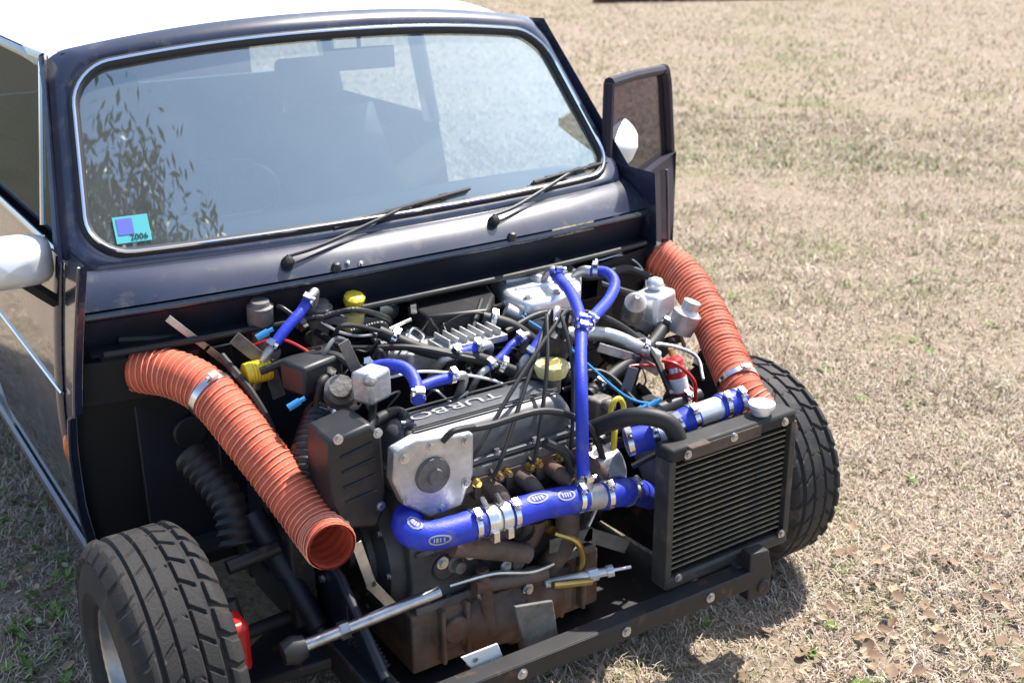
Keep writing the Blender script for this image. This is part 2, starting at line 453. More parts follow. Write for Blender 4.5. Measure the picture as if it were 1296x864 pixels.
# rain channel with its flange behind/below the lip
mb = MB()
mb.grid(lambda u, t: sc_edge(u*2-1)+V((0, .012+.02*t, -.02-.055*t)), 41, 3)
mb.grid(lambda u, t: sc_edge(u*2-1)+V((0, .032-.05*t, -.075-.004*t)), 41, 3)
mb.build('bonnet_channel', NAVYIN, car)
lipseal = [sc_edge(-.97+1.94*i/40)+V((0, -.016, -.078)) for i in range(41)]
MB().tube(lipseal, .0065, 8).build('bonnet_seal', RUBBER, car)

# firewall
mb = MB()
mb.box((0, .385, .45), (1.20, .012, .54))
for x in (-.42, -.14, .16, .40): mb.box((x, .372, .44), (.05, .018, .46))
mb.box((.0, .366, .60), (1.1, .016, .03))
fw = mb.build('firewall', NAVYIN, car, bevel=.003)
for (x, z, r) in ((-.30, .58, .03), (-.05, .64, .022), (.28, .56, .028), (.12, .50, .02), (-.50, .5, .035)):
    MB().cyl((x, .360, z), (x, .378, z), r, n=18).build('grommet', RUBBER, fw, bevel=.004)

# A-panels with the outside seam, and flanks
def flank(s, y, z):
    """outer skin of the side at height z"""
    t = (z-.2)/.68
    return V((s*(.700-.045*max(0, t-.45)**1.3*1.6-.03*max(0, .25-t)*2+.012*math.sin(math.pi*t)), y, z))
def seam_y(z): return .455-.21*(z-.22)/.68*.62 if z < .6 else .338-.1*(z-.6)
def make_side(s):
    ap = MB(); ap.grid(lambda a, b: flank(s, seam_y(.2+.69*b)+a*(.47-seam_y(.2+.69*b)), .2+.69*b), 6, 24)
    p = ap.build('front_pillar_panel', NAVY, car, sharp=60)
    # folded seam flange standing proud of the skin
    mb = MB(); pr = []
    for i in range(30):
        z = .2+.70*i/29; q = flank(s, seam_y(z), z); pr.append(q+V((s*.004, -.004, 0)))
    mb.grid(lambda a, b: (lambda q: q+V((s*(.016*a), -.010-.006*a, 0)))(pr[min(29, int(b*29))]), 3, 30)
    mb.tube([q+V((s*.016, -.016, 0)) for q in pr], .0035, 6)
    mb.build('seam_flange', NAVY, p)
    # inner face of the pillar, facing the wheel
    mb = MB(); mb.grid(lambda a, b: (lambda q: V((q.x*(1-.30*a), q.y+.012-.05*a*b, q.z)))(flank(s, seam_y(.2+.50*b), .2+.50*b)), 5, 24)
    mb.build('inner_pillar_panel', DARK, p)
    return p
pl = make_side(-1); pr_ = make_side(1)
# side repeater
mb = MB(); c = at(84, 566, x=-.72); c = V((-.712, c.y, c.z))
mb.lathe([(0, .019), (.007, .018), (.012, .013), (.014, .0)], (0, 0, 0), (-1, 0, 0), 16)
mb.v = [(x, y*.72, z*1.5) for x, y, z in mb.v]
lamp = mb.build('side_indicator', AMBER, car); lamp.location = c

def side_body(s, y0):
    mb = MB(); mb.grid(lambda a, b: flank(s, y0+a*(2.7-y0), .2+.69*b), 10, 24)
    return mb.build('rear_quarter_panel', NAVY, car, sharp=60)
side_body(-1, 1.345); side_body(1, 1.345)

# closed door on the near side
mb = MB(); mb.grid(lambda a, b: flank(-1, .478+a*(1.335-.478), .215+.665*b)+V((-.002, 0, 0)), 16, 24)
door = mb.build('door', NAVY, car, sharp=60, thick=.006)
door['label'] = 'closed dark navy front door'
for zz in (.872,):
    MB().tube([flank(-1, .47+.88*i/12, zz)+V((-.006, 0, .006)) for i in range(13)], .006, 8).build('waist_trim', CHROME, door)
MB().tube([flank(-1, .47+.88*i/12, .60)+V((-.006, 0, 0)) for i in range(13)], .004, 6).build('side_moulding', CHROME, door)
MB().tube([flank(-1, .40+2*i/12, .215)+V((-.008, 0, -.01)) for i in range(13)], .012, 8).build('sill_strip', NAVY, car)
def winpt(s, y, z):
    t = (z-.88)/.34
    return V((s*(.655+(.595-.655)*t), y, z))
def near_edge(z): return .50+.24*(z-.88)/.34
mb = MB(); mb.grid(lambda a, b: winpt(-1, near_edge(.885+.32*b)+a*(1.31-near_edge(.885+.32*b)), .885+.32*b), 8, 6)
wn = mb.build('door_window', GLASSN, door)
fr = [winpt(-1, near_edge(.88), .88), winpt(-1, near_edge(1.215), 1.215), winpt(-1, 1.32, 1.215), winpt(-1, 1.33, .88)]
MB().tube([fr[0], fr[1]], .010, 8).tube([fr[1], fr[2]], .010, 8).tube([fr[2], fr[3]], .012, 8).build('window_frame', NAVY, door)
MB().tube([winpt(-1, .70, .885), winpt(-1, .755, 1.21)], .006, 6).build('quarterlight_bar', CHROME, door)
# outer A-pillar strip joining surround to drip rail
for s in (-1, 1):
    mb = MB()
    mb.grid(lambda a, b: (lambda z: V((s*(.690-.085*b+(-.035)*a*(1-b*.3)), .425+.26*b+.075*a, z)))(.872+.355*b), 3, 10)
    mb.build('windscreen_pillar', NAVY, car, sharp=60)
    for (yb, wd) in ((1.33, .07), (2.0, .10)):
        mb = MB(); mb.grid(lambda a, b: winpt(s, yb+a*wd, .87+.38*b), 2, 5)
        mb.build('side_pillar', NAVY, car, thick=.02)
# tail panel with rear window opening
mb = MB(); mb.box((0, 2.62, .62), (1.36, .03, .55)); mb.build('tail_panel', NAVY, car)
mb = MB(); mb.grid(lambda a, b: V(((a*2-1)*(.55-.06*b), 2.58-.16*b, .90+.32*b)), 3, 3); mb.build('rear_window', GLASSD, car)
mb = MB(); mb.box((0, 1.45, .24), (1.30, 2.2, .03)); mb.build('floor_pan', CABIN, car)

# white door mirrors
def mirror(c, rot, parent):
    mb = MB()
    def fn(u, v):
        a = u*2*math.pi; t = v
        r = math.sin(math.pi*min(1, .02+t*.55))**.55 if t < .9 else 1.0
        r = 0 if t == 0 else r
        sx = .082*r; sz = .050*r
        ca, sa = math.cos(a), math.sin(a)
        q = 4.0; k = (abs(ca)**q+abs(sa)**q)**(-1/q)
        return V((ca*k*sx, -.055+.085*t, sa*k*sz))
    mb.grid(fn, 40, 12, closed=True)
    h = mb.build('door_mirror', WHITE, parent, sharp=60)
    g = MB(); g.box((0, .030, 0), (.150, .003, .088)); gl = g.build('mirror_glass', CHROME, h, bevel=.001)
    s = MB(); s.tube([(.02, -.01, -.03), (.06, 0, -.07), (.075, .005, -.085)], .013, 10); s.build('mirror_stalk', PLASTIC, h)
    h.location = c; h.rotation_euler = rot; return h
m1 = mirror(at(10, 336, x=-.765), (0, 0, R(-8)), car); m1['label'] = 'white mirror on the near closed door'

# open door on the far side
hinge = V((.612, .430, 0)); ANG = R(53)
do = bpy.data.objects.new('door', bpy.data.meshes.new('door')); 
def dpt(L, z, o=0): return hinge+V((math.sin(ANG)*L+math.cos(ANG)*o, math.cos(ANG)*L-math.sin(ANG)*o, z))
TOP0, TOP1, BEL0, BEL1, BOT = 1.085, 1.03, .80, .775, .44
mb = MB()
mb.grid(lambda a, b: dpt(.02+a*.785, BOT+(BEL0+(BEL1-BEL0)*a-BOT)*b, .012*math.sin(math.pi*b)), 12, 12)
mb.grid(lambda a, b: dpt(.02+a*.785, BOT+(BEL0+(BEL1-BEL0)*a-BOT)*b, -.035), 12, 12)
mb.grid(lambda a, b: dpt(.805, BOT+(BEL1-BOT)*b, -.035+.047*a), 3, 8)
mb.grid(lambda a, b: dpt(.02+.785*b, BEL0+(BEL1-BEL0)*b, -.035+.047*a), 3, 8)
do = mb.build('door', DOORM, car, sharp=50); do['label'] = 'far front door standing wide open'
mb = MB(); mb.grid(lambda a, b: dpt(.05+a*.72, BOT+.05+(BEL0-.03-BOT-.05)*b, -.040), 3, 3); mb.build('door_card', CABIN, do)
mb = MB(); mb.grid(lambda a, b: dpt(.05+a*(.73-.10*b), BEL0+(BEL1-BEL0)*a+(TOP0-BEL0+(TOP1-TOP0-BEL1+BEL0)*a)*b-.0, -.012), 5, 5); mb.build('door_window', GLASSD, do)
mb = MB()
P0, P1, P2, P3 = dpt(.04, BEL0, -.012), dpt(.06, TOP0, -.012), dpt(.67, TOP1+.01, -.012), dpt(.79, BEL1, -.012)
mb.tube(smooth_path([P0, P1], 2), .014, 8); mb.tube([P1, dpt(.32, (TOP0+TOP1)/2+.012, -.012), P2], .014, 8)
mb.tube([P2, dpt(.705, TOP1-.03, -.012), P3], .022, 8); mb.build('window_frame', DOORM, do)
MB().tube([dpt(.715, TOP1-.05, -.03), dpt(.807, BEL1, -.034), dpt(.810, BOT+.03, -.034)], .007, 6).build('door_seal', RUBBER, do)
m2 = mirror(at(781, 183, y=.56), (R(6), R(-24), R(38)), do); m2['label'] = 'white mirror on the open far door'
bpy.data.objects['door_mirror.001'].name = 'door_mirror.001'

# wipers
def wiper(pivot, tip_a, tip_b, parent):
    """arm from the pivot, blade from tip_a to tip_b lying on the glass"""
    mid = tip_a.lerp(tip_b, .52)+NRM*.012
    mb = MB(); mb.tube(smooth_path([pivot+V((0, -.006, .016)), pivot.lerp(mid, .3)+NRM*.012, mid+NRM*.004], 5), .0042, 8)
    mb.lathe([(0, .013), (.014, .012), (.020, .008), (.021, 0)], pivot, NRM, 16)
    wp = mb.build('wiper', PLASTIC, parent)
    b = MB(); d = (tip_b-tip_a)
    b.tube([tip_a+NRM*.012, tip_a.lerp(tip_b, .5)+NRM*.018, tip_b+NRM*.012], .0045, 6)
    b.tube([tip_a+NRM*.003, tip_b+NRM*.003], .0035, 6)
    for k in (.2, .4, .6, .8): b.box(tip_a.lerp(tip_b, k)+NRM*.010, (.02, .006, .014), rotm(d))
    b.build('wiper_blade', RUBBER, wp)
    return wp
def onglass(px, py):
    best = None
    for i in range(401):
        u = -1+i/200
        for j in range(41):
            v = -.1+j/40*.6; p = G(u, v); d = p-cam.matrix_world.translation
            z = d.dot(F); X = 648+FPX*d.dot(RT)/z; Y = 432-FPX*d.dot(UP)/z; e = (X-px)**2+(Y-py)**2
            if best is None or e < best[0]: best = (e, p.copy())
    return best[1]
def onscut(px, py):
    best = None
    for i in range(201):
        u = -1+i/100
        for j in range(21):
            p = scut(u, j/20); d = p-cam.matrix_world.translation
            z = d.dot(F); X = 648+FPX*d.dot(RT)/z; Y = 432-FPX*d.dot(UP)/z; e = (X-px)**2+(Y-py)**2
            if best is None or e < best[0]: best = (e, p.copy())
    return best[1]
wiper(onscut(362, 333), onglass(420, 290), onglass(592, 241), car)
wiper(onscut(624, 281), onglass(672, 232), onglass(768, 207), car)
for px, py in ((425, 338), (648, 300)):
    p = onscut(px, py); mb = MB(); mb.lathe([(-.004, .011), (.006, .010), (.012, .006), (.013, 0)], p, (0, -.3, .95), 14)
    mb.build('washer_jet', PLASTIC, scuttle)
for px in (440, 455):
    p = onscut(px, 333); MB().lathe([(-.002, .006), (.004, .005), (.006, 0)], p, (0, -.3, .95), 10).build('screw_head', CHROME, scuttle)

# registration sticker inside the glass
TXT = {}
def text_obj(body, size, m, parent, name='lettering', extrude=.0004):
    cu = bpy.data.curves.new(name, 'FONT'); cu.body = body; cu.size = size; cu.extrude = extrude; cu.align_x = 'CENTER'; cu.align_y = 'CENTER'
    o = bpy.data.objects.new(name, cu); COL.objects.link(o)
    dg = bpy.context.evaluated_depsgraph_get(); me = bpy.data.meshes.new_from_object(o.evaluated_get(dg))
    bpy.data.objects.remove(o); bpy.data.curves.remove(cu)
    me.materials.clear(); me.materials.append(m); o = bpy.data.objects.new(name, me); COL.objects.link(o); o.parent = parent; return o
STK = mat('sticker_teal', (.10, .50, .52), .5); STKB = mat('sticker_blue', (.14, .16, .62), .5); INK = mat('printed_ink', (.02, .02, .03), .5)
p = onglass(167, 291)+NRM*.002
ux = (G(-.8, .12)-G(-.95, .12)).normalized(); uy = NRM.cross(ux); uy = uy if uy.z > 0 else -uy
rm = Matrix((ux, uy, ux.cross(uy))).transposed()
mb = MB(); mb.box((0, 0, 0), (.066, .056, .0006)); st = mb.build('registration_sticker', STK, screen, flat=True)
st.matrix_world = Matrix.Translation(p) @ rm.to_4x4()
mb = MB(); mb.box((-.013, .008, .0008), (.030, .030, .0004)); mb.box((.008, -.018, .0008), (.034, .008, .0004))
# numerals and cabin
nb = MB(); nb.box((-.012, .006, .0009), (.030, .034, .0006)); sb = nb.build('sticker_panel', STKB, screen, flat=True)
sb.matrix_world = st.matrix_world
t = text_obj('2006', .017, INK, screen, 'sticker_numerals', .0003)
t.matrix_world = Matrix.Translation(p+NRM*.0012+uy*-.018+ux*.010) @ rm.to_4x4()

mb = MB()
mb.grid(lambda a, b: V(((a*2-1)*.60, .47+.16*b-.04*(1-(a*2-1)**2)*(1-b), .862+.012*math.sin(math.pi*b))), 25, 6)
mb.grid(lambda a, b: V(((a*2-1)*.60, .63+.02*math.sin(b*3), .862-.2*b)), 25, 6)
mb.build('dashboard', CABIN, car)
mb = MB()
cw = V((-.27, .80, .84)); axd = V((0, .75, .66)).normalized()
wu = V((1, 0, 0)); wv = axd.cross(wu)
mb.tube([cw+(wu*math.cos(2*math.pi*k/32)+wv*math.sin(2*math.pi*k/32))*.165 for k in range(32)], .012, 8, closed=True)
for a in (0, 180, 270): mb.tube([cw, cw+(wu*math.cos(R(a))+wv*math.sin(R(a)))*.16], .009, 6)
mb.tube([cw, cw-V((0, .2, .14))], .02, 8)
mb.build('steering_wheel', PLASTIC, car)
for sx in (-.30, .30):
    mb = MB()
    mb.grid(lambda a, b: V((sx+(a*2-1)*.22*(1-.25*b), 1.22+.22*b-.05*math.cos((a*2-1)*1.4), .45+.48*b)), 9, 9)
    mb.box((sx, 1.02, .42), (.44, .42, .12))
    s_ = mb.build('front_seat', CABIN, car, thick=.06)
    MB().box((sx, 1.48, 1.02), (.20, .05, .12)).build('head_rest', CABIN, s_, bevel=.02)
# interior mirror hanging from the header
p = at(455, 74, y=.70)
mb = MB(); mb.box(p, (.17, .018, .05), rotz(R(-6))); mb.tube([p, p+V((0, .0, .06))], .006, 6)
mb.build('interior_mirror', PLASTIC, car, bevel=.006)

# ------------------------------------------------------------------ front wheels
def make_wheel(s, m):
    cx = s*.705; W = .172; RR = .245
    grooves = [-.048, -.017, .017, .048]
    prof = []
    n_in = 40
    def r_at(o):
        e = abs(o)/(W/2)
        return RR-.016*max(0, e-.72)**1.4*9
    offs = [-W/2+W*i/n_in for i in range(n_in+1)]
    side = [(-W/2+.004, RR-.035), (-W/2-.004, RR-.055), (-W/2-.006, RR-.085), (-W/2+.006, RR-.108), (-W/2+.016, RR-.116)]
    prof = [(h, r) for h, r in reversed(side)]+[(o, r_at(o)) for o in offs]+[(-h, r) for h, r in side]
    ns = 360
    def fn(i, k, h, r):
        if i < len(side) or i >= len(side)+len(offs):
            return r+(.0018 if 2 <= i <= 3 and (k//3) % 2 else 0)
        d = min(abs(h-q) for q in grooves)
        if d < .0040: return r-.007
        a = abs(h); c = round(a/(W/n_in))
        if a > .052: return r-.006 if k % 12 < 3 else r
        if a > .020: return r-.005 if (k+6) % 12 < 2 and a < .042 else r
        return r-.003 if k % 12 < 1 and a > .005 else r
    mb = MB(); mb.lathe(prof, (cx, 0, RR-.003), (1, 0, 0), ns, fn, twist=lambda h: min(abs(h), .07)/RR*.85)
    whl = bpy.data.objects.new('front_wheel', None); COL.objects.link(whl); whl.parent = car
    mb.build('tyre', m, whl, sharp=22)
    o = s
    mb = MB(); c = V((cx, 0, RR-.003))
    mb.lathe([(-.075, .135), (-.07, .127), (-.02, .122), (.03, .122), (.07, .127), (.075, .135)], c, (1, 0, 0), 40)
    mb.lathe([(s*.045, .124), (s*.04, .09), (s*.055, .06), (s*.058, .0)], c, (1, 0, 0), 40)
    mb.build('rim', STEEL, whl)
    return whl
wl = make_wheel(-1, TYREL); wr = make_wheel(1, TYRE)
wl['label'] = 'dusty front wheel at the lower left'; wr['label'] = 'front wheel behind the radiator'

# ------------------------------------------------------------------ engine bay
PAINTW = mat('worn_white_paint', (.36, .36, .36), .55, noise=(40, .2), dirt=(60, (.14, .14, .15), .6))
FRAMEM = mat('dusty_black_frame', (.035, .034, .032), .55, noise=(20, .3), dirt=(14, (.14, .115, .085), .56))
def part(name, parent=None):
    o = bpy.data.objects.new(name, None); COL.objects.link(o); o.parent = parent or car; return o
def bolt(mb, c, d, r=.007, h=.006):
    c = V(c); d = V(d).normalized()
    mb.tube([c-d*.002, c+d*h], r, 6); mb.tube([c-d*.002, c+d*.0015], r*1.55, 14)
FWD = V((0, -1, 0)); TOPD = V((0, 0, 1))

eng = part('engine')
# crankcase and cylinder head
mb = MB()
mb.box((-.06, -.03, .335), (.42, .20, .17))
mb.box((-.07, -.02, .455), (.40, .19, .075))
for x in (-.20, -.10, 0, .10): mb.cyl((x, -.128, .33), (x, -.138, .33), .026, n=20)
for i in range(6): mb.box((-.22+.075*i, -.13, .40), (.012, .012, .08))
block = mb.build('engine_block', BLOCK, eng, bevel=.006)
mb = MB(); mb.box((-.07, -.02, .505), (.41, .185, .028)); mb.box((-.07, -.115, .488), (.38, .02, .05))
head = mb.build('cylinder_head', ALLOYD, eng, bevel=.004)
# rocker cover: rounded lid with a stepped rim, ribs and raised letters
RCX0, RCX1, RCY, RCZ = -.262, .125, -.035, .525
def rc(a, b):
    """a round the section, b along"""
    x = RCX0+(RCX1-RCX0)*b; e = min(b, 1-b)*(RCX1-RCX0)
    k = min(1, e/.03); k = math.sqrt(max(0, 1-(1-k)**2))
    t = math.pi*a; c, s = math.cos(t), math.sin(t)
    q = 3.2; rr = (abs(c)**q+abs(s)**q)**(-1/q)
    return V((x, RCY+c*rr*.075*(.8+.2*k), RCZ+s*rr*.072*k))
mb = MB(); mb.grid(rc, 25, 40)
mb.box(((RCX0+RCX1)/2, RCY, RCZ-.004), (RCX1-RCX0+.022, .172, .010))
cov = mb.build('rocker_cover', COVER, eng, sharp=50, bevel=.0015)
mb = MB()
for yy in (-.060, -.052): mb.box((-.06, RCY+yy+.018, RCZ+.0735), (.33, .0035, .003))
mb.box((-.06, RCY+.052, RCZ+.0705), (.33, .004, .003))
mb.build('cover_rib', BLOCK, eng)
for i in range(5):
    mb = MB(); x = RCX0+.02+i*.087
    bolt(mb, (x, RCY-.080, RCZ+.001), TOPD, .006, .008); mb.build('cover_bolt', STEEL, eng)
t = text_obj('TURBO', .050, PAINTW, eng, 'cover_lettering', .0012)
t.matrix_world = Matrix.Translation((-.105, RCY+.008, RCZ+.0735)) @ Matrix.Rotation(math.pi, 4, 'Z') @ Matrix.Rotation(R(-2), 4, 'X')
t.scale = (1.22, .66, 1)
# filler cap on the right end of the cover
c = at(698, 466, y=-.02)
mb = MB(); mb.lathe([(-.05, .020), (-.012, .021)], c, (0, -.05, 1), 24); mb.build('filler_neck', ALLOYD, eng)
mb = MB()
mb.lathe([(-.014, .030), (.002, .036), (.008, .036), (.012, .033), (.013, .020), (.010, .018), (.010, 0)], c, (0, -.05, 1), 48,
         lambda i, k, h, r: r*(1.0 if i in (3, 4, 5, 6) or k % 4 else .95))
mb.box(c+V((0, 0, .014)), (.030, .008, .010)); mb.v = [tuple(c+(V(q)-c)*1.0) for q in mb.v]; mb.build('oil_filler_cap', CREAM, eng)

# front face: timing cover, flanges, manifold, studs
mb = MB(); y0 = -.15
pol = [at(*q, y=y0) for q in ((500, 572), (528, 556), (600, 548), (600, 600), (585, 640), (545, 655), (512, 640), (498, 610))]
mb.prism(pol, (0, .03, 0))
tc_ = mb.build('timing_cover', ALLOY, eng, bevel=.005)
for q in ((512, 580), (545, 565), (590, 558), (590, 610), (560, 642), (516, 632)):
    mb = MB(); bolt(mb, at(*q, y=y0), FWD, .0065, .006); mb.build('flange_bolt', STEEL, eng)
mb = MB(); c = at(547, 600, y=y0); mb.lathe([(0, .035), (.008, .033), (.010, .016), (.016, .014), (.017, 0)], c, FWD, 30); mb.build('timing_cap', ALLOYD, eng)
# exhaust manifold, rust brown, along the front of the head
mb = MB()
for x in (-.10, -.03, .04, .11):
    mb.tube(smooth_path([(x, -.11, .470), (x+.01, -.155, .462), (x+.03, -.168, .43), (.06, -.165, .385)], 6), .0165, 12)
    mb.box((x, -.125, .470), (.055, .012, .044))
mb.tube(smooth_path([(.06, -.165, .40), (.055, -.17, .33), (.02, -.15, .26), (0, -.06, .17)], 6), .024, 14)
mb.build('exhaust_manifold', IRON, eng, bevel=.002)
for x in (-.125, -.075, -.055, -.005, .015, .065, .085, .135):
    mb = MB(); bolt(mb, (x, -.131, .472+(.014 if int(x*1000) % 2 else -.012)), FWD, .006, .012); mb.build('manifold_nut', BRASS, eng)
# turbocharger snail in front of the block, low centre
c = at(668, 664, y=-.17)+V((0, .055, -.02))
mb = MB(); n = 40; pth = []; rad = []
for i in range(n):
    a = 2*math.pi*i/(n-1)*.93+.5; rr = .050-.004*i/n; pth.append(c+V((rr*math.cos(a)*.9, -.012, rr*math.sin(a)))); rad.append(.010+.019*i/n)
mb.tube(pth, rad, 14)
mb.lathe([(-.03, .03), (-.028, .040), (.0, .044), (.02, .04), (.03, .026), (.045, .024)], c, FWD, 30)
mb.build('turbocharger', RUSTC, eng)
# gearbox and final drive casting underneath
mb = MB()
mb.box((-.06, -.02, .19), (.44, .24, .13)); mb.box((-.02, -.13, .20), (.20, .06, .10))
mb.ball((-.02, .11, .17), .11, 24, (1.5, 1, .9))
mb.lathe([(-.16, 0), (-.16, .045), (-.13, .07), (-.05, .078), (-.045, .085), (-.03, .085), (-.025, .078), (.07, .07), (.09, .045), (.09, 0)], (-.02, -.105, .185), (1, 0, 0), 36)
mb.lathe([(0, .052), (.012, .05), (.014, .03), (.03, .028), (.03, 0)], (-.19, -.13, .20), FWD, 28)
mb.tube([(-.25, -.12, .155), (.13, -.12, .155)], .014, 10)
for i in range(7): mb.box((-.22+.055*i, -.146, .195), (.010, .03, .12))
gb = mb.build('gearbox_casing', RUSTC, eng, bevel=.010)
for q in ((560, 712), (596, 700), (640, 716), (668, 745), (610, 752), (690, 770)):
    mb = MB(); bolt(mb, at(*q, y=-.165), FWD, .008, .008); mb.build('drain_bolt', STEEL, eng)
mb = MB()
for (a, b, r) in (((572, 690), (668, 700), .020), ((600, 742), (690, 724), .016), ((655, 760), (672, 824), .022), ((610, 720), (622, 800), .013)):
    mb.tube([at(*a, y=-.16), at(*b, y=-.17)], r, 12)
mb.build('casing_rib', RUSTC, eng)
# clutch / flywheel housing on the left end
mb = MB(); mb.lathe([(-.02, .13), (0, .135), (.025, .128), (.035, .09), (.045, .085), (.05, .03), (.06, .028), (.06, 0)], (-.275, .02, .33), (-1, 0, 0), 48)
mb.build('clutch_housing', BLOCK, eng)
for i in range(9):
    a = R(-60+i*40); mb = MB(); bolt(mb, (-.300, .02+.118*math.cos(a), .33+.118*math.sin(a)), (-1, 0, 0), .006, .006); mb.build('housing_bolt', STEEL, eng)
mb = MB(); mb.prism([at(*q, y=-.10) for q in ((417, 560), (470, 536), (484, 548), (490, 640), (478, 668), (436, 672), (418, 640))], (0, .10, 0))
mb.build('belt_guard', PLASTIC, eng, bevel=.008)
# alternator
c = at(640, 590, y=-.20)+V((.02, .06, .0))
mb = MB(); c = V((.155, -.12, .42))
mb.lathe([(-.06, .0), (-.06, .04), (-.05, .055), (.045, .057), (.055, .045), (.058, 0)], c, (1, 0, 0), 36, lambda i, k, h, r: r*(.94 if (k//2) % 2 and i in (2, 3) else 1))
mb.lathe([(-.085, 0), (-.085, .03), (-.078, .034), (-.072, .026), (-.066, .034), (-.060, .03)], c, (1, 0, 0), 30)
mb.build('alternator', ALLOY, eng)
# intake plenum: bright casting towards the firewall
pz = .70
pol = [at(*q, z=pz) for q in ((616, 340), (640, 326), (690, 320), (716, 330), (736, 342), (735, 362), (700, 378), (668, 384), (640, 372))]
mb = MB(); mb.prism(pol, (0, 0, -.045))
pln = mb.build('intake_plenum', ALLOYB, eng, bevel=.010)
mb = MB()
for a, b in (((630, 346), (708, 332)), ((640, 356), (722, 342)), ((652, 366), (728, 354))): 
    p, q = at(*a, z=pz+.002), at(*b, z=pz+.002); mb.box((p+q)/2, ((q-p).length, .006, .008), rotm(q-p))
mb.build('plenum_rib', ALLOYB, eng, bevel=.002)
for q in ((622, 342), (642, 330), (688, 325), (728, 345), (704, 371), (668, 378)):
    mb = MB(); bolt(mb, at(*q, z=pz), TOPD, .007, .007); mb.build('plenum_bolt', STEEL, eng)
mb = MB()
for k in range(4):
    p = at(655+18*k, 376-4*k, z=.66); mb.tube(smooth_path([p, p+V((-.01, -.06, -.02)), p+V((-.03, -.12, -.10))], 5), .017, 14)
mb.build('intake_runner', ALLOY, eng)
p = at(690, 352, z=pz); mb = MB(); mb.lathe([(-.01, .034), (.012, .034), (.014, .030), (.014, .022), (.002, .02), (.002, 0)], p, (.1, -.1, 1), 32); mb.build('throttle_body', ALLOYB, eng)
# second bright casting, the carburettor box to the left
z = .655
pol = [at(*q, z=z) for q in ((508, 412), (575, 392), (612, 398), (606, 424), (566, 436), (520, 448), (478, 446), (476, 430))]
mb = MB(); mb.prism(pol, (0, 0, -.05)); mb.build('airbox_lid', ALLOY, eng, bevel=.006)
for q in ((516, 418), (572, 400), (602, 404), (598, 420), (524, 442), (486, 438)):
    mb = MB(); bolt(mb, at(*q, z=z), TOPD, .006, .005); mb.build('lid_screw', STEEL, eng)
a, b = at(505, 452, z=.62), at(560, 426, z=.64)
mb = MB(); d = (b-a)
mb.tube([a+d*(i/40) for i in range(41)], [.024+.002*((i//2) % 2) for i in range(41)], 24); mb.build('fuel_filter', ALLOYB, eng)
a, b = at(432, 408, z=.66), at(500, 388, z=.66)
mb = MB(); d = b-a; mb.lathe([(0, 0), (0, .028), (.006, .033), (d.length*.6, .033), (d.length*.62, .028), (d.length*.9, .026), (d.length, .018), (d.length, 0)], a, d, 30); mb.build('brake_servo', ALLOYB, eng)
p = at(470, 396, z=.68); mb = MB(); mb.lathe([(0, .018), (.02, .018), (.022, .012), (.022, 0)], p, (0, -.3, 1), 20); mb.build('reservoir_cap', PLASTIC, eng)
# distributor with leads
c = at(706, 430, y=.02)
mb = MB(); mb.lathe([(-.05, .02), (-.03, .03), (0, .032), (.012, .028), (.02, .012), (.03, .010), (.03, 0)], c, (.2, -.2, 1), 24)
for k in range(4):
    a = k*math.pi/2; mb.tube([c+V((.02*math.cos(a), .02*math.sin(a), .01)), c+V((.022*math.cos(a), .022*math.sin(a), .034))], .006, 8)
mb.build('distributor', PLASTIC, eng)
for k in range(4):
    a = k*math.pi/2; s = c+V((.022*math.cos(a), .022*math.sin(a), .034)); e = V((-.17+.085*k, -.115, .50))
    MB().tube(smooth_path([s, s+V((-.02, -.02, .03)), (s+e)/2+V((0, -.03, .05)), e+V((0, -.03, .01)), e], 7), .0042, 8).build('spark_lead', RUBBER, eng)

# ------------------------------------------------------------------ orange ducts
def duct(path, r, ridges, name, label, n=28):
    pth, L = resample(smooth_path(path, 12), ridges*4+1)
    rr = [r*(1-.034*(.5+.5*math.cos(2*math.pi*i/4))) for i in range(len(pth))]
    rr = [q*(1+.02*math.sin(i*.37)) for i, q in enumerate(rr)]
    mb = MB(); mb.tube(pth, rr, n, caps=False)
    mb.tube(pth, [q-.003 for q in rr], n, caps=False)
    o = mb.build(name, ORANGE, car, sharp=80); o['label'] = label
    # the wire helix wound over the fabric
    fr = frames(pth); hel = []
    tot = len(pth)-1
    for i in range(ridges*20+1):
        s = i/(ridges*20)*tot; j = min(tot-1, int(s)); f = s-j
        p = pth[j].lerp(pth[j+1], f); t, u, v = fr[j]; a = 2*math.pi*i/20
        hel.append(p+(u*math.cos(a)+v*math.sin(a))*(r*1.005))
    MB().tube(hel, .0012, 4).build('wire_helix', ORANGEW, o)
    return o
def clip(path, i, r, parent, name='hose_clip', w=.011):
    p = path[i]; t = (path[min(len(path)-1, i+1)]-path[max(0, i-1)]).normalized()
    mb = MB(); mb.lathe([(-w/2, r), (-w/2, r+.0016), (w/2, r+.0016), (w/2, r)], p, t, 32)
    u = V((0, -.5, 1)); u = (u-t*u.dot(t)).normalized(); s_ = t.cross(u)
    mb.box(p+u*(r+.006), (.012, .010, .016), Matrix((t, u, s_)).transposed()); mb.tube([p+u*(r+.006)-s_*.008, p+u*(r+.006)+s_*.016], .004, 8)
    return mb.build(name, CLAMP, parent)
D1 = [at(176, 466, y=.345), at(222, 474, y=.28), at(268, 500, y=.2), at(320, 562, y=.09), at(368, 624, y=.0), at(404, 672, y=-.085), at(420, 692, y=-.145)]
d1 = duct(D1, .046, 46, 'air_duct', 'orange ribbed duct with an open end on the left')
sp = smooth_path(D1, 12); clip(sp, 24, .047, d1, w=.014)
D2 = [at(832, 322, y=.33), at(866, 350, y=.255), at(897, 400, y=.13), at(918, 448, y=.02), at(938, 492, y=-.08), at(958, 522, y=-.13)]
d2 = duct(D2, .047, 44, 'air_duct', 'orange ribbed duct beside the right wheel')
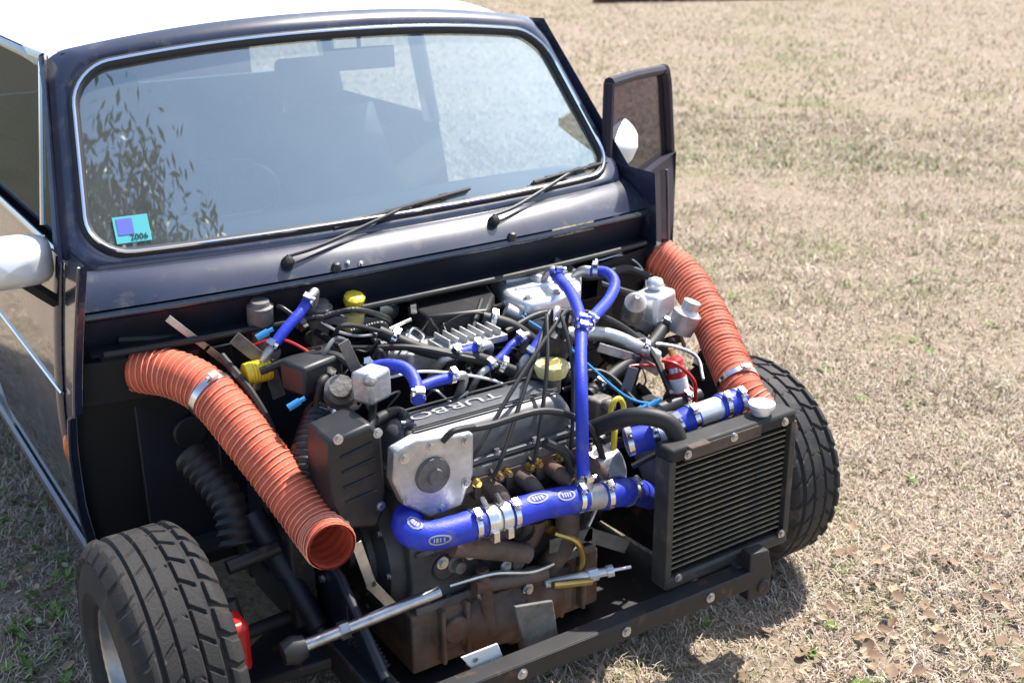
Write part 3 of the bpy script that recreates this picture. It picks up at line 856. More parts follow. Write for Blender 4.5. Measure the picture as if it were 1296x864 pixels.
sp = smooth_path(D2, 12); clip(sp, 46, .048, d2, w=.014)
MB().tube([at(812, 318, y=.375), at(838, 326, y=.32)], .035, 24).build('duct_spigot', PLASTIC, d2)

# ------------------------------------------------------------------ blue silicone hoses
def hose(pts, r, m=BLUE, name='coolant_hose', n=16, clips=(), parent=None, stubs=''):
    sp = smooth_path(pts, 10); mb = MB(); ks = [min(len(sp)-2, max(1, int(k*(len(sp)-1)))) for k in clips]
    rr = [r*(1+.012*math.sin(i*1.9)+.010*math.sin(i*.6+r*900)) for i in range(len(sp))]
    for k in ks:
        for j in range(len(sp)):
            if abs(j-k) <= 0: rr[j] = r*.965
            elif abs(j-k) == 1: rr[j] = r*1.03
    mb.tube(sp, rr, n)
    o = mb.build(name, m, parent or car, sharp=60)
    for e in stubs:         # metal pipe the hose is pushed over
        a, b = (sp[0], sp[1]) if e == 's' else (sp[-1], sp[-2]); d = (a-b).normalized(); bend = V((0, .03, -.045))
        MB().tube(smooth_path([a-d*.01, a+d*.02, a+d*.03+bend*.6, a+d*.03+bend*1.6], 5), r*.82, 12).build('pipe_stub', ALLOY, o)
    for k in clips: clip(sp, min(len(sp)-2, max(1, int(k*(len(sp)-1)))), r+.0005, o)
    return o
h = hose([at(545, 632, y=-.06), at(520, 648, y=-.10), at(517, 670, y=-.165), at(548, 677, y=-.195), at(612, 660, y=-.2)], .0275, clips=(.95,))
h['label'] = 'thick blue elbow hose at the front left of the engine'
tube1 = MB().tube([at(600, 663, y=-.2), at(650, 650, y=-.2)], .0262, 24).build('joining_pipe', ALLOYB, car)
for q in ((616, 659), (634, 654)):
    p = at(*q, y=-.2); d = (at(650, 650, y=-.2)-at(600, 663, y=-.2)).normalized()
    mb = MB(); mb.lathe([(-.010, .0285), (-.010, .0305), (.010, .0305), (.010, .0285)], p, d, 36)
    mb.tube([p+V((-.004, -.01, .033)), p+V((.004, .02, .036))], .005, 8); mb.box(p+V((0, -.028, -.018)), (.012, .014, .02)); mb.build('pipe_clamp', CLAMP, tube1)
h = hose([at(642, 652, y=-.2), at(690, 638, y=-.2), at(738, 630, y=-.2)], .0275, clips=(.06, .9)); h['label'] = 'thick blue hose straight across the front of the engine'
mb = MB(); mb.tube([at(730, 632, y=-.2), at(768, 626, y=-.2)], .0255, 24); mb.tube([at(742, 630, y=-.2), at(738, 604, y=-.19)], .017, 18)
mb.build('tee_pipe', ALLOY, car)
h = hose([at(760, 628, y=-.2), at(780, 624, y=-.2), at(803, 622, y=-.18), at(822, 628, y=-.12)], .0275, clips=(.12, .55))
h = hose([at(738, 606, y=-.19), at(737, 560, y=-.185), at(736, 500, y=-.16), at(735, 450, y=-.10), at(736, 412, y=-.03)], .0125, clips=(.04, .96))
h['label'] = 'slim blue hose standing upright in front of the engine'
hose([at(735, 416, y=-.03), at(733, 396, y=.02), at(722, 370, y=.10), at(702, 346, y=.20)], .0125, clips=(.1, .95), stubs='e')
hose([at(737, 418, y=-.03), at(752, 400, y=.03), at(771, 378, y=.09), at(778, 358, y=.14), at(768, 345, y=.18), at(748, 343, y=.21)], .0125, clips=(.1, .95), stubs='e')
hose([at(466, 467, y=.07), at(488, 462, y=.05), at(512, 466, y=.02), at(525, 482, y=-.01), at(530, 508, y=-.05)], .0125, clips=(.06, .95))
hose([at(530, 490, y=-.005), at(552, 482, y=.005), at(576, 477, y=.01)], .0105, clips=(.9,), stubs='e')
hose([at(573, 450, y=.08), at(590, 445, y=.08), at(607, 440, y=.08)], .0125, clips=(.1, .9), stubs='se')
hose([at(617, 466, y=.05), at(636, 450, y=.06), at(648, 436, y=.07), at(660, 428, y=.08)], .0085, clips=(.08, .92), stubs='se')
hose([at(668, 452, y=.05), at(682, 434, y=.06), at(692, 418, y=.07), at(700, 402, y=.08)], .012, clips=(.08, .92), stubs='se')
hose([at(684, 448, y=.05), at(698, 434, y=.06), at(712, 412, y=.07)], .011, clips=(.1, .9), stubs='se')
hose([at(344, 440, y=.20), at(362, 416, y=.21), at(378, 398, y=.22), at(392, 378, y=.24)], .0105, clips=(.06, .94), stubs='se')
# alloy intercooler pipe with blue couplers towards the radiator
A0, A1, A2, A3 = at(792, 560, y=-.17), at(836, 548, y=-.2), at(880, 526, y=-.215), at(938, 506, y=-.22)
sp = smooth_path([A0, A1, A2, A3], 10)
ap = MB().tube(sp, .0235, 24).build('intercooler_pipe', ALLOYB, car)
for a, b in ((0, 9), (14, 20), (25, 30)):
    q = sp[a:b+1]; o = MB().tube(q, .0268, 24).build('blue_coupler', BLUE, ap)
    for i in (1, len(q)-2): clip(q, i, .027, ap)

# ------------------------------------------------------------------ yellow, red and small fittings
c = at(326, 470, y=.2)
mb = MB(); hel = []
for i in range(6*18):
    a = 2*math.pi*i/18; hel.append(c+V((-.018+.036*i/108, 0, 0))+V((.25, .5, .8)).normalized().orthogonal()*0+V((0, math.cos(a)*.019, math.sin(a)*.019)))
mb.tube(hel, .0035, 8); mb.tube([c+V((-.026, 0, 0)), c+V((-.018, 0, 0))], .021, 18); mb.tube([c+V((.018, 0, 0)), c+V((.024, 0, 0))], .021, 18)
mb.build('yellow_spring', YELLOW, car)
c = at(448, 381, y=.28); mb = MB(); mb.lathe([(-.02, .014), (0, .022), (.012, .022), (.016, .016), (.016, 0)], c, (0, -.4, 1), 24, lambda i, k, h, r: r*(1 if k % 3 else .94)); mb.build('brake_fluid_cap', YELLOW, car)
MB().lathe([(-.06, .026), (-.02, .026), (-.02, .015)], c, (0, -.4, 1), 24, caps=True).build('brake_fluid_bottle', CREAM, car)
# dipstick with a yellow loop, and tube
c = at(781, 520, y=-.12)
mb = MB(); mb.tube([c+V((.017*math.cos(2*math.pi*k/20), 0, .027*math.sin(2*math.pi*k/20))) for k in range(20)], .0058, 8, closed=True)
mb.tube(smooth_path([c+V((0, 0, -.025)), at(778, 545, y=-.13), at(776, 572, y=-.14), at(774, 584, y=-.14)], 5), .0065, 8)
mb.build('dipstick_handle', YELLOW, car)
MB().tube(smooth_path([at(776, 570, y=-.14), at(774, 600, y=-.13), at(768, 640, y=-.1)], 5), .006, 8).build('dipstick_tube', STEEL, car)
# red canister with a white band
a, b = at(851, 452, y=-.02), at(866, 520, y=-.05)
d = b-a; L = d.length; can = MB().lathe([(0, 0), (0, .016), (.006, .021), (L*.94, .021), (L, .014), (L, 0)], a, d, 28).build('red_canister', RED, car)
MB().lathe([(L*.36, .0213), (L*.36, .0218), (L*.62, .0218), (L*.62, .0213)], a, d, 28).build('white_band', LABELW, can)
MB().lathe([(L*.15, .0214), (L*.15, .0235), (L*.24, .0235), (L*.24, .0214)], a, d, 28).build('canister_strap', CLAMP, can)
mb = MB(); mb.tube([a-d*.03, a-d*.16], .006, 10); mb.build('canister_terminal', BRASS, can)
MB().tube(smooth_path([at(838, 456, y=-.03), at(858, 462, y=-.06), at(878, 482, y=-.08), at(880, 508, y=-.08)], 7), .0045, 8).build('red_cable', RED, car)
for q, r_ in (((331, 424), .2), ((371, 512), .06), ((468, 467), .07), ((824, 512), -.06), ((806, 520), -.08)):
    p = at(*q, y=r_); mb = MB(); mb.tube([p+V((-.010, 0, -.004)), p+V((.012, -.004, .006))], .007, 10); mb.tube([p+V((.012, -.004, .006)), p+V((.022, -.006, .010))], .0045, 8)
    mb.build('blue_connector', CYAN, car)

# black ribbed hose behind the duct, battery box, coils, brackets
hz, L = resample(smooth_path([at(412, 522, y=.10), at(402, 542, y=.07), at(390, 580, y=.03), at(386, 630, y=-.01)], 10), 97)
rh = MB().tube(hz, [.036*(1-.13*(.5+.5*math.cos(math.pi*i/3))) for i in range(97)], 28).build('ribbed_black_hose', PLASTIC, car)
clip(hz, 12, .0365, rh, w=.013)
MB().tube(smooth_path([at(410, 526, y=.10), at(420, 508, y=.11), at(446, 500, y=.12)], 8), .030, 24).build('alloy_elbow', ALLOYB, rh)
hz, L = resample(smooth_path([at(238, 574, y=.20), at(262, 600, y=.16), at(290, 640, y=.10), at(300, 690, y=.06)], 10), 65)
MB().tube(hz, [.034*(1-.16*(.5+.5*math.cos(math.pi*i/3))) for i in range(65)], 24).build('steering_bellows', RUBBER, car)
mb = MB(); mb.prism([at(*q, z=.70) for q in ((524, 362), (606, 346), (626, 372), (618, 392), (540, 400), (516, 384))], (0, 0, -.10))
mb.build('fuse_box', PLASTIC, car, bevel=.006)
mb = MB(); mb.prism([at(*q, z=.703) for q in ((560, 360), (600, 352), (606, 362), (566, 370))], (0, 0, .002)); mb.build('fuse_label', PLASTIC2, car)
mb = MB()
for a, b in (((520, 372), (536, 352)), ((536, 352), (556, 366)), ((522, 374), (524, 396))):
    p, q = at(*a, z=.71), at(*b, z=.71); mb.box((p+q)/2, ((q-p).length, .012, .003), rotm(q-p))
mb.build('steel_bracket', STEEL, car)
def bracket(pts, y, m, name='steel_bracket', w=.02):
    mb = MB()
    for a, b in zip(pts, pts[1:]):
        p, q = at(*a, y=y), at(*b, y=y); mb.box((p+q)/2, ((q-p).length+w*.6, .004, w), rotm(q-p))
    o = mb.build(name, m, car, bevel=.001)
    return o
bracket([(300, 430), (340, 462), (352, 498)], .22, ALLOYD, w=.026)
bracket([(214, 404), (262, 440), (300, 470)], .30, STEEL, w=.014)
bracket([(470, 512), (452, 470), (436, 436)], .05, ALLOYD, w=.022)
bracket([(760, 440), (800, 452), (832, 470)], .06, ALLOY, w=.020)
bracket([(792, 400), (830, 420), (842, 446)], .16, ALLOYD, w=.026)
bracket([(800, 470), (790, 500), (800, 540)], -.02, PLASTIC2, w=.03)
bracket([(900, 560), (868, 575), (846, 600)], -.25, STEEL, w=.018)
bracket([(700, 690), (745, 676), (790, 690)], -.18, ALLOYD, w=.03)
bracket([(452, 690), (470, 740), (500, 770)], -.12, STEEL, w=.02)
# brake master cylinders on the firewall
for px, nm in ((330, 'clutch_cylinder'), (405, 'brake_cylinder')):
    p = at(px, 418, y=.30); mb = MB(); mb.lathe([(-.05, .016), (.0, .018), (.02, .026), (.055, .026), (.058, .02), (.066, .018), (.066, 0)], p, (0, -.15, 1), 24)
    mb.tube([p+V((0, .05, -.03)), p+V((0, -.06, -.03))], .015, 14); mb.build(nm, ALLOYD, car)
# ignition coil and pump on the far side
p = at(800, 400, y=.18); mb = MB(); mb.lathe([(0, 0), (0, .026), (.07, .026), (.075, .02), (.09, .012), (.10, .006), (.10, 0)], p, (-.3, -.5, .6), 24); mb.build('ignition_coil', ALLOY, car)
p = at(828, 392, y=.2); mb = MB(); mb.box(p, (.09, .07, .10), rotz(.3)); mb.tube([p+V((0, 0, .05)), p+V((0, 0, .08))], .02, 16); mb.build('expansion_bottle', ALLOYB, car, bevel=.012)
p = at(790, 440, y=.1); mb = MB(); mb.box(p, (.10, .05, .05), rotz(-.2)); mb.build('relay_box', PLASTIC, car, bevel=.006)
p = at(860, 420, y=.12); mb = MB(); mb.lathe([(0, .03), (.05, .034), (.06, .02), (.08, .02), (.08, 0)], p, (.3, -.2, 1), 24); mb.build('vacuum_pump', ALLOY, car)
p = at(470, 486, y=.0); mb = MB(); mb.box(p, (.06, .05, .06), rotz(.4)); mb.tube([p+V((-.02, -.02, .02)), p+V((-.02, -.05, .03))], .012, 12); mb.build('thermostat_housing', ALLOY, car, bevel=.008)
p = at(395, 470, y=.12); mb = MB(); mb.box(p, (.10, .07, .06), rotz(.3)); mb.build('coil_pack', PLASTIC, car, bevel=.008)
p = at(430, 500, y=.06); mb = MB(); mb.lathe([(0, .03), (.03, .03), (.035, .022), (.05, .022), (.05, 0)], p, (-.2, -.6, .6), 24); mb.build('oil_filter_head', ALLOYD, car)
p = at(818, 560, y=-.1); mb = MB(); mb.lathe([(0, 0), (0, .035), (.08, .035), (.085, .02), (.085, 0)], p, (.2, -.3, -.9), 30, lambda i, k, h, r: r*(.97 if (k//2) % 2 and i in (1, 2) else 1)); mb.build('oil_filter', PLASTIC2, car)
# wiring looms, cables and small black hoses
def cable(pts, r, m, name): return MB().tube(smooth_path(pts, 8), r, 8).build(name, m, car)
LO_ = [
 ([at(150, 430, y=.36), at(240, 424, y=.34), at(330, 400, y=.34), at(430, 372, y=.34), at(560, 340, y=.34), at(700, 322, y=.34)], .009),
 ([at(330, 470, y=.18), at(380, 452, y=.15), at(430, 452, y=.10), at(470, 500, y=.02), at(466, 560, y=-.06)], .008),
 ([at(640, 420, y=.12), at(690, 396, y=.14), at(760, 400, y=.14), at(820, 440, y=.06), at(850, 500, y=-.06)], .007),
 ([at(280, 450, y=.24), at(320, 500, y=.16), at(350, 560, y=.10), at(360, 640, y=.04), at(372, 720, y=.0)], .008),
 ([at(610, 380, y=.2), at(600, 420, y=.14), at(620, 450, y=.1), at(690, 480, y=.06), at(760, 470, y=.03), at(806, 510, y=-.05)], .006),
 ([at(760, 360, y=.24), at(800, 372, y=.22), at(836, 380, y=.22), at(850, 410, y=.14)], .009),
 ([at(700, 330, y=.3), at(740, 350, y=.28), at(790, 340, y=.3), at(822, 350, y=.28)], .010),
 ([at(800, 590, y=-.15), at(840, 570, y=-.18), at(880, 556, y=-.22), at(900, 580, y=-.24)], .006),
 ([at(580, 545, y=-.12), at(620, 538, y=-.13), at(690, 520, y=-.14), at(745, 540, y=-.15), at(770, 600, y=-.15)], .007),
 ([at(560, 558, y=-.15), at(575, 545, y=-.16), at(600, 540, y=-.15)], .006),
 ([at(400, 420, y=.28), at(440, 440, y=.18), at(520, 440, y=.1), at(600, 455, y=.06)], .007),
 ([at(690, 560, y=-.16), at(720, 580, y=-.17), at(718, 640, y=-.15), at(700, 690, y=-.12)], .010)]
for pts, r in LO_: cable(pts, r, RUBBER, 'wiring_loom')
cable([at(310, 440, y=.25), at(360, 430, y=.2), at(420, 470, y=.1), at(440, 520, y=.03)], .003, RED, 'thin_wire')
cable([at(770, 470, y=.06), at(810, 462, y=.04), at(850, 470, y=.02), at(884, 500, y=-.06)], .003, RED, 'thin_wire')
cable([at(660, 400, y=.14), at(720, 440, y=.06), at(790, 500, y=-.04), at(830, 512, y=-.06)], .003, CYAN, 'thin_wire')
cable([at(480, 480, y=.03), at(540, 470, y=.04), at(620, 480, y=.03), at(660, 500, y=.0)], .003, LABELW, 'thin_wire')
cable([at(800, 440, y=.1), at(840, 436, y=.08), at(880, 450, y=.04), at(890, 480, y=-.02)], .004, STEEL, 'brake_pipe')
cable([at(390, 396, y=.3), at(430, 420, y=.24), at(470, 424, y=.2), at(520, 404, y=.2)], .0035, STEEL, 'brake_pipe')
cable([at(756, 330, y=.33), at(790, 324, y=.33), at(816, 350, y=.30), at(812, 420, y=.2)], .0035, STEEL, 'brake_pipe')

# ------------------------------------------------------------------ radiator
rad = part('radiator')
X0, X1, Y, Z0, Z1 = .205, .530, -.30, .235, .515
mb = MB(); mb.box(((X0+X1)/2, Y+.022, (Z0+Z1)/2), (X1-X0-.02, .030, Z1-Z0-.02)); mb.build('radiator_core', FINM, rad)
nf = 19; ft = None
for i in range(nf):
    z = Z0+.028+(Z1-Z0-.056)*i/(nf-1)
    if ft is None:
        b = MB(); b.box((0, 0, 0), (X1-X0-.028, .005, .0013)); ft = b.build('cooling_tube', TUBEM, rad, flat=True); o = ft
    else:
        o = ft.copy(); COL.objects.link(o); o.parent = rad
    o.location = ((X0+X1)/2, Y+.003, z+rnd.uniform(-.0006, .0006)); o.rotation_euler = (0, rnd.uniform(-.0025, .0025), 0)
mb = MB(); vs = []
for i in range(nf-1):
    z = Z0+.028+(Z1-Z0-.056)*(i+.5)/(nf-1)
    for k in range(84): mb.box((X0+.02+(X1-X0-.04)*k/83, Y+.0085, z), (.0006, .004, (Z1-Z0-.056)/(nf-1)-.002))
fin = mb.build('cooling_fins', FINM, rad, flat=True); fin['kind'] = 'stuff'
mb = MB(); mb.box(((X0+X1)/2, Y+.018, Z1), (X1-X0+.012, .052, .030)); mb.build('top_tank', RADM, rad, bevel=.008)
mb = MB(); mb.box(((X0+X1)/2, Y+.016, Z0), (X1-X0+.012, .048, .026)); mb.build('bottom_tank', FRAMEM, rad, bevel=.006)
for x in (X0, X1): 
    mb = MB(); mb.box((x, Y+.014, (Z0+Z1)/2), (.016, .042, Z1-Z0-.02)); mb.build('side_rail', FRAMEM, rad, bevel=.002)
mb = MB(); mb.box((X0+.13, Y-.004, Z1-.004), (.20, .010, .026)); mb.box((X0+.06, Y-.008, Z1+.012), (.05, .02, .004)); mb.build('mounting_strip', BRASS if False else IRON, rad, bevel=.002)
for q in ((.24, .512), (.36, .516), (.50, .512), (.515, .25), (.23, .245)):
    mb = MB(); bolt(mb, (q[0], Y-.008, q[1]), FWD, .006, .006); mb.build('radiator_bolt', STEEL, rad)
c = V((X1-.07, Y+.02, Z1+.015)); mb = MB(); mb.lathe([(0, .018), (.014, .018), (.016, .027), (.024, .027), (.028, .014), (.028, 0)], c, TOPD, 24); mb.build('radiator_cap', ALLOYB, rad)
mb = MB(); mb.tube(smooth_path([V((X0+.05, Y+.03, Z1)), V((X0+.03, Y+.05, Z1+.045)), V((X0-.02, Y+.10, Z1+.05)), V((X0-.06, Y+.18, Z1+.0))], 6), .018, 14); mb.build('top_hose', RUBBER, rad)

# ------------------------------------------------------------------ front subframe, rail, suspension
mb = MB(); a, b = V((-.46, -.315, .19)), V((.40, -.352, .205)); d = (b-a)
mb.box((a+b)/2, (d.length, .005, .036), rotm(d)); mb.box((a+b)/2+V((0, .018, .018)), (d.length, .038, .004), rotm(d)); mb.box((a+b)/2+V((0, .016, -.018)), (d.length, .036, .004), rotm(d))
rail = mb.build('front_rail', RUSTP, car, bevel=.0012)
for k in (.12, .35, .62, .86):
    mb = MB(); bolt(mb, a.lerp(b, k)+V((0, -.003, 0)), FWD, .007, .006); mb.build('rail_bolt', STEEL, rail)
mb = MB(); p = V((.405, -.352, .205)); mb.prism([p+V(q) for q in ((-.02, .0, .06), (.03, .0, .055), (.045, 0, .0), (.03, 0, -.055), (-.02, 0, -.05))], (0, .03, 0)); mb.tube([p+V((.02, -.004, -.028)), p+V((.02, .034, -.028))], .016, 18); mb.build('towing_eye', RUSTP, rail, bevel=.003)
mb = MB()
for s in (-1, 1):
    mb.box((s*.40, .02, .20), (.055, .70, .06)); mb.box((s*.43, .05, .34), (.05, .12, .24))
mb.box((0, .33, .20), (.86, .07, .07)); mb.build('front_subframe', RUSTP, car, bevel=.006)
mb = MB(); p = [at(*q, y=-.27) for q in ((652, 768), (700, 760), (712, 838), (672, 848))]; mb.prism(p, (0, .008, 0)); mb.build('engine_mount_plate', ALLOYD, car, bevel=.002)
mb = MB(); mb.tube([at(690, 738, y=-.17), at(772, 722, y=-.215)], .009, 14); mb.tube([at(744, 728, y=-.2), at(756, 725, y=-.205)], .0135, 6); mb.tube([at(768, 723, y=-.213), at(776, 721, y=-.218)], .0125, 14); mb.tube([at(776, 721, y=-.218), at(798, 717, y=-.225)], .0035, 8); mb.build('breather_pipe', ALLOYB, car)
mb = MB(); mb.tube([at(700, 740, y=-.2), at(748, 735, y=-.21)], .008, 12); mb.build('breather_stub', BRASS, car)
# tie rod, shock absorber, arms, hubs
a, b = at(372, 822, y=-.17), at(556, 748, y=-.19)
mb = MB(); mb.tube([a, b], .0115, 14); mb.tube([a+(b-a)*.3, a+(b-a)*.36], .017, 6); mb.build('tie_rod', STEEL, car)
mb = MB(); mb.lathe([(-.02, .02), (0, .026), (.02, .02)], a, b-a, 18, caps=True); mb.build('rod_bush', RUBBER, car)
a, b = at(318, 648, y=.08), at(412, 806, y=-.06); d = b-a; L = d.length
mb = MB(); mb.lathe([(0, 0), (0, .024), (L*.5, .024), (L*.5, .019), (L*.9, .019), (L*.92, .012), (L, .012), (L, 0)], a, d, 24); mb.build('shock_absorber', NAVYIN, car)
mb = MB(); mb.tube([at(288, 718, y=.02), at(352, 692, y=.02)], .014, 12); mb.tube([at(288, 760, y=-.02), at(300, 800, y=-.04)], .018, 12); mb.build('upper_arm', RUSTP, car)
for s in (-1, 1):
    mb = MB(); mb.lathe([(0, 0), (0, .105), (.010, .105), (.010, .06), (.03, .055), (.03, 0)], (s*.615, 0, .243), (-s, 0, 0), 40); mb.build('brake_disc', IRON, car)
    mb = MB(); mb.box((s*.60, -.06, .28), (.06, .07, .10)); mb.build('brake_caliper', RED if s < 0 else IRON, car, bevel=.012)
    mb = MB(); mb.tube([(s*.60, 0, .243), (s*.22, .06, .22)], .013, 14); mb.lathe([(0, .04), (.02, .034), (.03, .042), (.045, .03), (.055, .036), (.08, .018)], (s*.24, .055, .222), (s, -.15, .05), 24); mb.build('drive_shaft', RUBBER, car)
    mb = MB(); mb.prism([(s*.60, -.02, .13), (s*.60, .03, .13), (s*.38, .12, .19), (s*.38, -.12, .19)], (0, 0, .022)); mb.build('lower_arm', RUSTP, car, bevel=.004)
mb = MB(); p = [at(*q, y=-.28) for q in ((584, 832), (630, 814), (640, 838), (604, 852))]; mb.prism(p, (0, .004, 0)); mb.prism([p[3], p[2], p[2]+V((0, .04, -.004)), p[3]+V((0, .04, -.004))], (0, 0, .004)); wb = mb.build('white_bracket', LABELW, car, bevel=.001)
for f in (.3, .7): MB().cyl(p[0].lerp(p[2], f)+V((0, -.003, 0)), p[0].lerp(p[2], f)+V((0, .001, 0)), .005, n=14).build('bracket_bolt', STEEL, wb)
hz, L = resample([at(452, 800, y=-.12), at(482, 850, y=-.18)], 41)
MB().tube(hz, [.022*(1-.14*(i % 4 in (0, 1))) for i in range(41)], 20).build('ribbed_boot', RUBBER, car)
mb = MB(); mb.tube([at(292, 784, y=-.02), at(300, 812, y=-.04)], .008, 10); mb.build('red_bleed_hose', RED, car)

# ------------------------------------------------------------------ printed marks on the hoses
def decal(path, s0, s1, a0, a1, r, m, parent, name='printed_mark', hole=True):
    """oval patch hugging a hose: s along the path, a round it"""
    fr = frames(path); tot = len(path)-1; mb = MB()
    def pt(s, a):
        f = s*tot; j = min(tot-1, int(f)); p = path[j].lerp(path[j+1], f-j); t, u, v = fr[j]
        up = V((0, -.55, .83)); up = (up-t*up.dot(t)).normalized(); sd = t.cross(up)
        return p+(up*math.cos(a)+sd*math.sin(a))*(r+.0006)
    sc_, ac = (s0+s1)/2, (a0+a1)/2; hs, ha = (s1-s0)/2, (a1-a0)/2
    n = 28
    vs = []; fs = []
    for k in range(n):
        c, q = math.cos(2*math.pi*k/n), math.sin(2*math.pi*k/n)
        vs += [pt(sc_+hs*c, ac+ha*q), pt(sc_+hs*.8*c, ac+ha*.72*q)]
    for k in range(n):
        l = (k+1) % n; fs.append((2*k, 2*l, 2*l+1, 2*k+1))
    mb.add(vs, fs)
    for b in (-.42, -.14, .14, .42):     # worn strokes inside the ring
        mb.grid(lambda x, y: pt(sc_+hs*(b+.16*(x-.5)), ac+ha*(-.42+.84*y)), 2, 6)
    return mb.build(name, PAINTW, parent, flat=True)
PAINTW2 = PAINTW
for nm, path, r, spots in (
    ('elbow', [at(545, 632, y=-.06), at(520, 648, y=-.10), at(517, 670, y=-.165), at(548, 677, y=-.195), at(612, 660, y=-.2)], .0275, ((.52, .66, -.5, .35), (.70, .82, .5, 1.2))),
    ('straight', [at(642, 652, y=-.2), at(690, 638, y=-.2), at(738, 630, y=-.2)], .0275, ((.22, .48, -.55, .25), (.58, .80, -.3, .5)))):
    sp = smooth_path(path, 10)
    own = [o for o in car.children if o.get('label') and (('elbow' in o['label']) if nm == 'elbow' else ('straight across' in o['label']))][0]
    for s0, s1, a0, a1 in spots: decal(sp, s0, s1, a0, a1, r, PAINTW, own)

# ------------------------------------------------------------------ the small crowded fittings of the bay
q = random.Random(21)
def depth(px, py):
    """how far back the fittings sit at a given height in the picture"""
    t = (py-370)/190; return .27-.36*t
zone = [(430, 400), (470, 430), (600, 430), (640, 410), (650, 440), (690, 470), (740, 400), (760, 430), (780, 470), (800, 430), (820, 490), (850, 430), (870, 470), (890, 520), (800, 540), (770, 560),
        (390, 450), (420, 470), (450, 510), (440, 420), (400, 440), (560, 470), (600, 470), (640, 490), (720, 500), (745, 480), (690, 400), (660, 400), (620, 400), (400, 400), (370, 405), (820, 400)]
for i, (px, py) in enumerate(zone):
    px += q.uniform(-10, 10); py += q.uniform(-8, 8); p = at(px, py, y=depth(px, py)+.03)
    k = i % 5; d = V((q.uniform(-1, 1), q.uniform(-1, .4), q.uniform(-.3, .8))).normalized()
    mb = MB()
    if k == 0:      # multi-pin plug with its tail
        mb.box(p, (.032, .020, .018), rotm(d)); mb.box(p+d*.020, (.010, .016, .014), rotm(d)); mb.tube(smooth_path([p-d*.016, p-d*.05+V((0, 0, -.01)), p-d*.08+V((.02, .03, -.05))], 5), .005, 8)
        mb.build('wiring_plug', q.choice((PLASTIC, PLASTIC2, PLASTIC)), car, bevel=.0015)
    elif k == 1:    # drilled tab bracket
        mb.box(p, (.05, .003, .022), rotm(d)); mb.box(p+d*.03+V((0, 0, -.012)), (.003, .02, .03), rotm(d)); o = mb.build('tab_bracket', q.choice((ALLOY, ALLOYD, IRON)), car)
        b = MB(); bolt(b, p+V((0, -.002, .0)), rotm(d) @ V((0, -1, 0)), .006, .006); b.build('tab_bolt', STEEL, o)
    elif k == 2:    # short rubber elbow with clip
        pth = smooth_path([p, p+d*.04, p+d*.05+V((0, .01, -.05))], 6); o = MB().tube(pth, .0095, 12).build('rubber_elbow', RUBBER, car); clip(pth, 2, .0098, o, w=.007)
    elif k == 3:    # sensor / banjo union
        mb.tube([p, p+d*.018], .010, 6); mb.tube([p+d*.018, p+d*.042], .007, 12); mb.tube([p+d*.042, p+d*.046], .009, 12); mb.build('sender_unit', q.choice((BRASS, STEEL, ALLOY)), car)
    else:           # ribbed loom tail
        pth, L = resample(smooth_path([p, p+V((q.uniform(.03, .07), -.02, .01)), p+V((q.uniform(.08, .14), .0, -.03)), p+V((q.uniform(.10, .18), .04, -.07))], 8), 70)
        mb.tube(pth, [.0065*(1-.16*(j % 2)) for j in range(70)], 8); mb.build('ribbed_loom', PLASTIC, car)
for i in range(26):
    px, py = q.uniform(420, 850), q.uniform(385, 500)
    a = at(px, py, y=depth(px, py)); e = at(px+q.uniform(-70, 80), py+q.uniform(-25, 35), y=depth(px, py)-.03)
    mid = (a+e)/2+V((0, .0, q.uniform(-.03, .035)))
    cable([a+V((0, .05, -.04)), a, mid, e, e+V((0, .05, -.05))], q.choice((.0022, .0028, .0036, .0048)), q.choice((RUBBER, RUBBER, PLASTIC, PLASTIC2, RUBBER, STEEL)), 'thin_wire')
# details on the black belt guard and the block
p0 = [at(*k, y=-.102) for k in ((430, 560), (470, 540), (478, 640), (440, 655))]
mb = MB()
for t in (.2, .4, .6, .8): mb.tube([p0[0].lerp(p0[3], t), p0[1].lerp(p0[2], t)], .0025, 6)
bg_ = [o for o in eng.children if o.name.startswith('belt_guard')][0]
mb.build('guard_rib', PLASTIC, eng)
for k in ((428, 556), (478, 548), (482, 640), (436, 664)):
    b = MB(); bolt(b, at(*k, y=-.10), FWD, .006, .005); b.build('guard_bolt', STEEL, eng)
for i in range(9):
    x = -.24+.045*i
    b = MB(); bolt(b, (x, -.138, .262), FWD, .0055, .006); b.build('sump_bolt', STEEL, eng)
mb = MB(); mb.box((-.06, -.142, .262), (.42, .006, .016)); mb.box((-.06, -.132, .375), (.40, .008, .010)); mb.build('gasket_flange', ALLOYD, eng, bevel=.001)
for x, z, r in ((-.18, .335, .018), (-.05, .30, .022), (.03, .345, .016)):
    mb = MB(); mb.lathe([(0, r), (.012, r), (.016, r*.7), (.03, r*.65), (.03, 0)], (x, -.13, z), FWD, 20); mb.build('core_plug', BRASS if r < .017 else ALLOYD, eng)
cable([V((-.20, -.15, .30)), V((-.12, -.175, .31)), V((-.02, -.18, .285)), V((.08, -.17, .30)), V((.16, -.15, .38))], .005, STEEL, 'oil_pipe')
cable([V((.03, -.17, .345)), V((.06, -.20, .33)), V((.08, -.19, .27)), V((.07, -.15, .20))], .007, BRASS, 'turbo_drain_pipe')

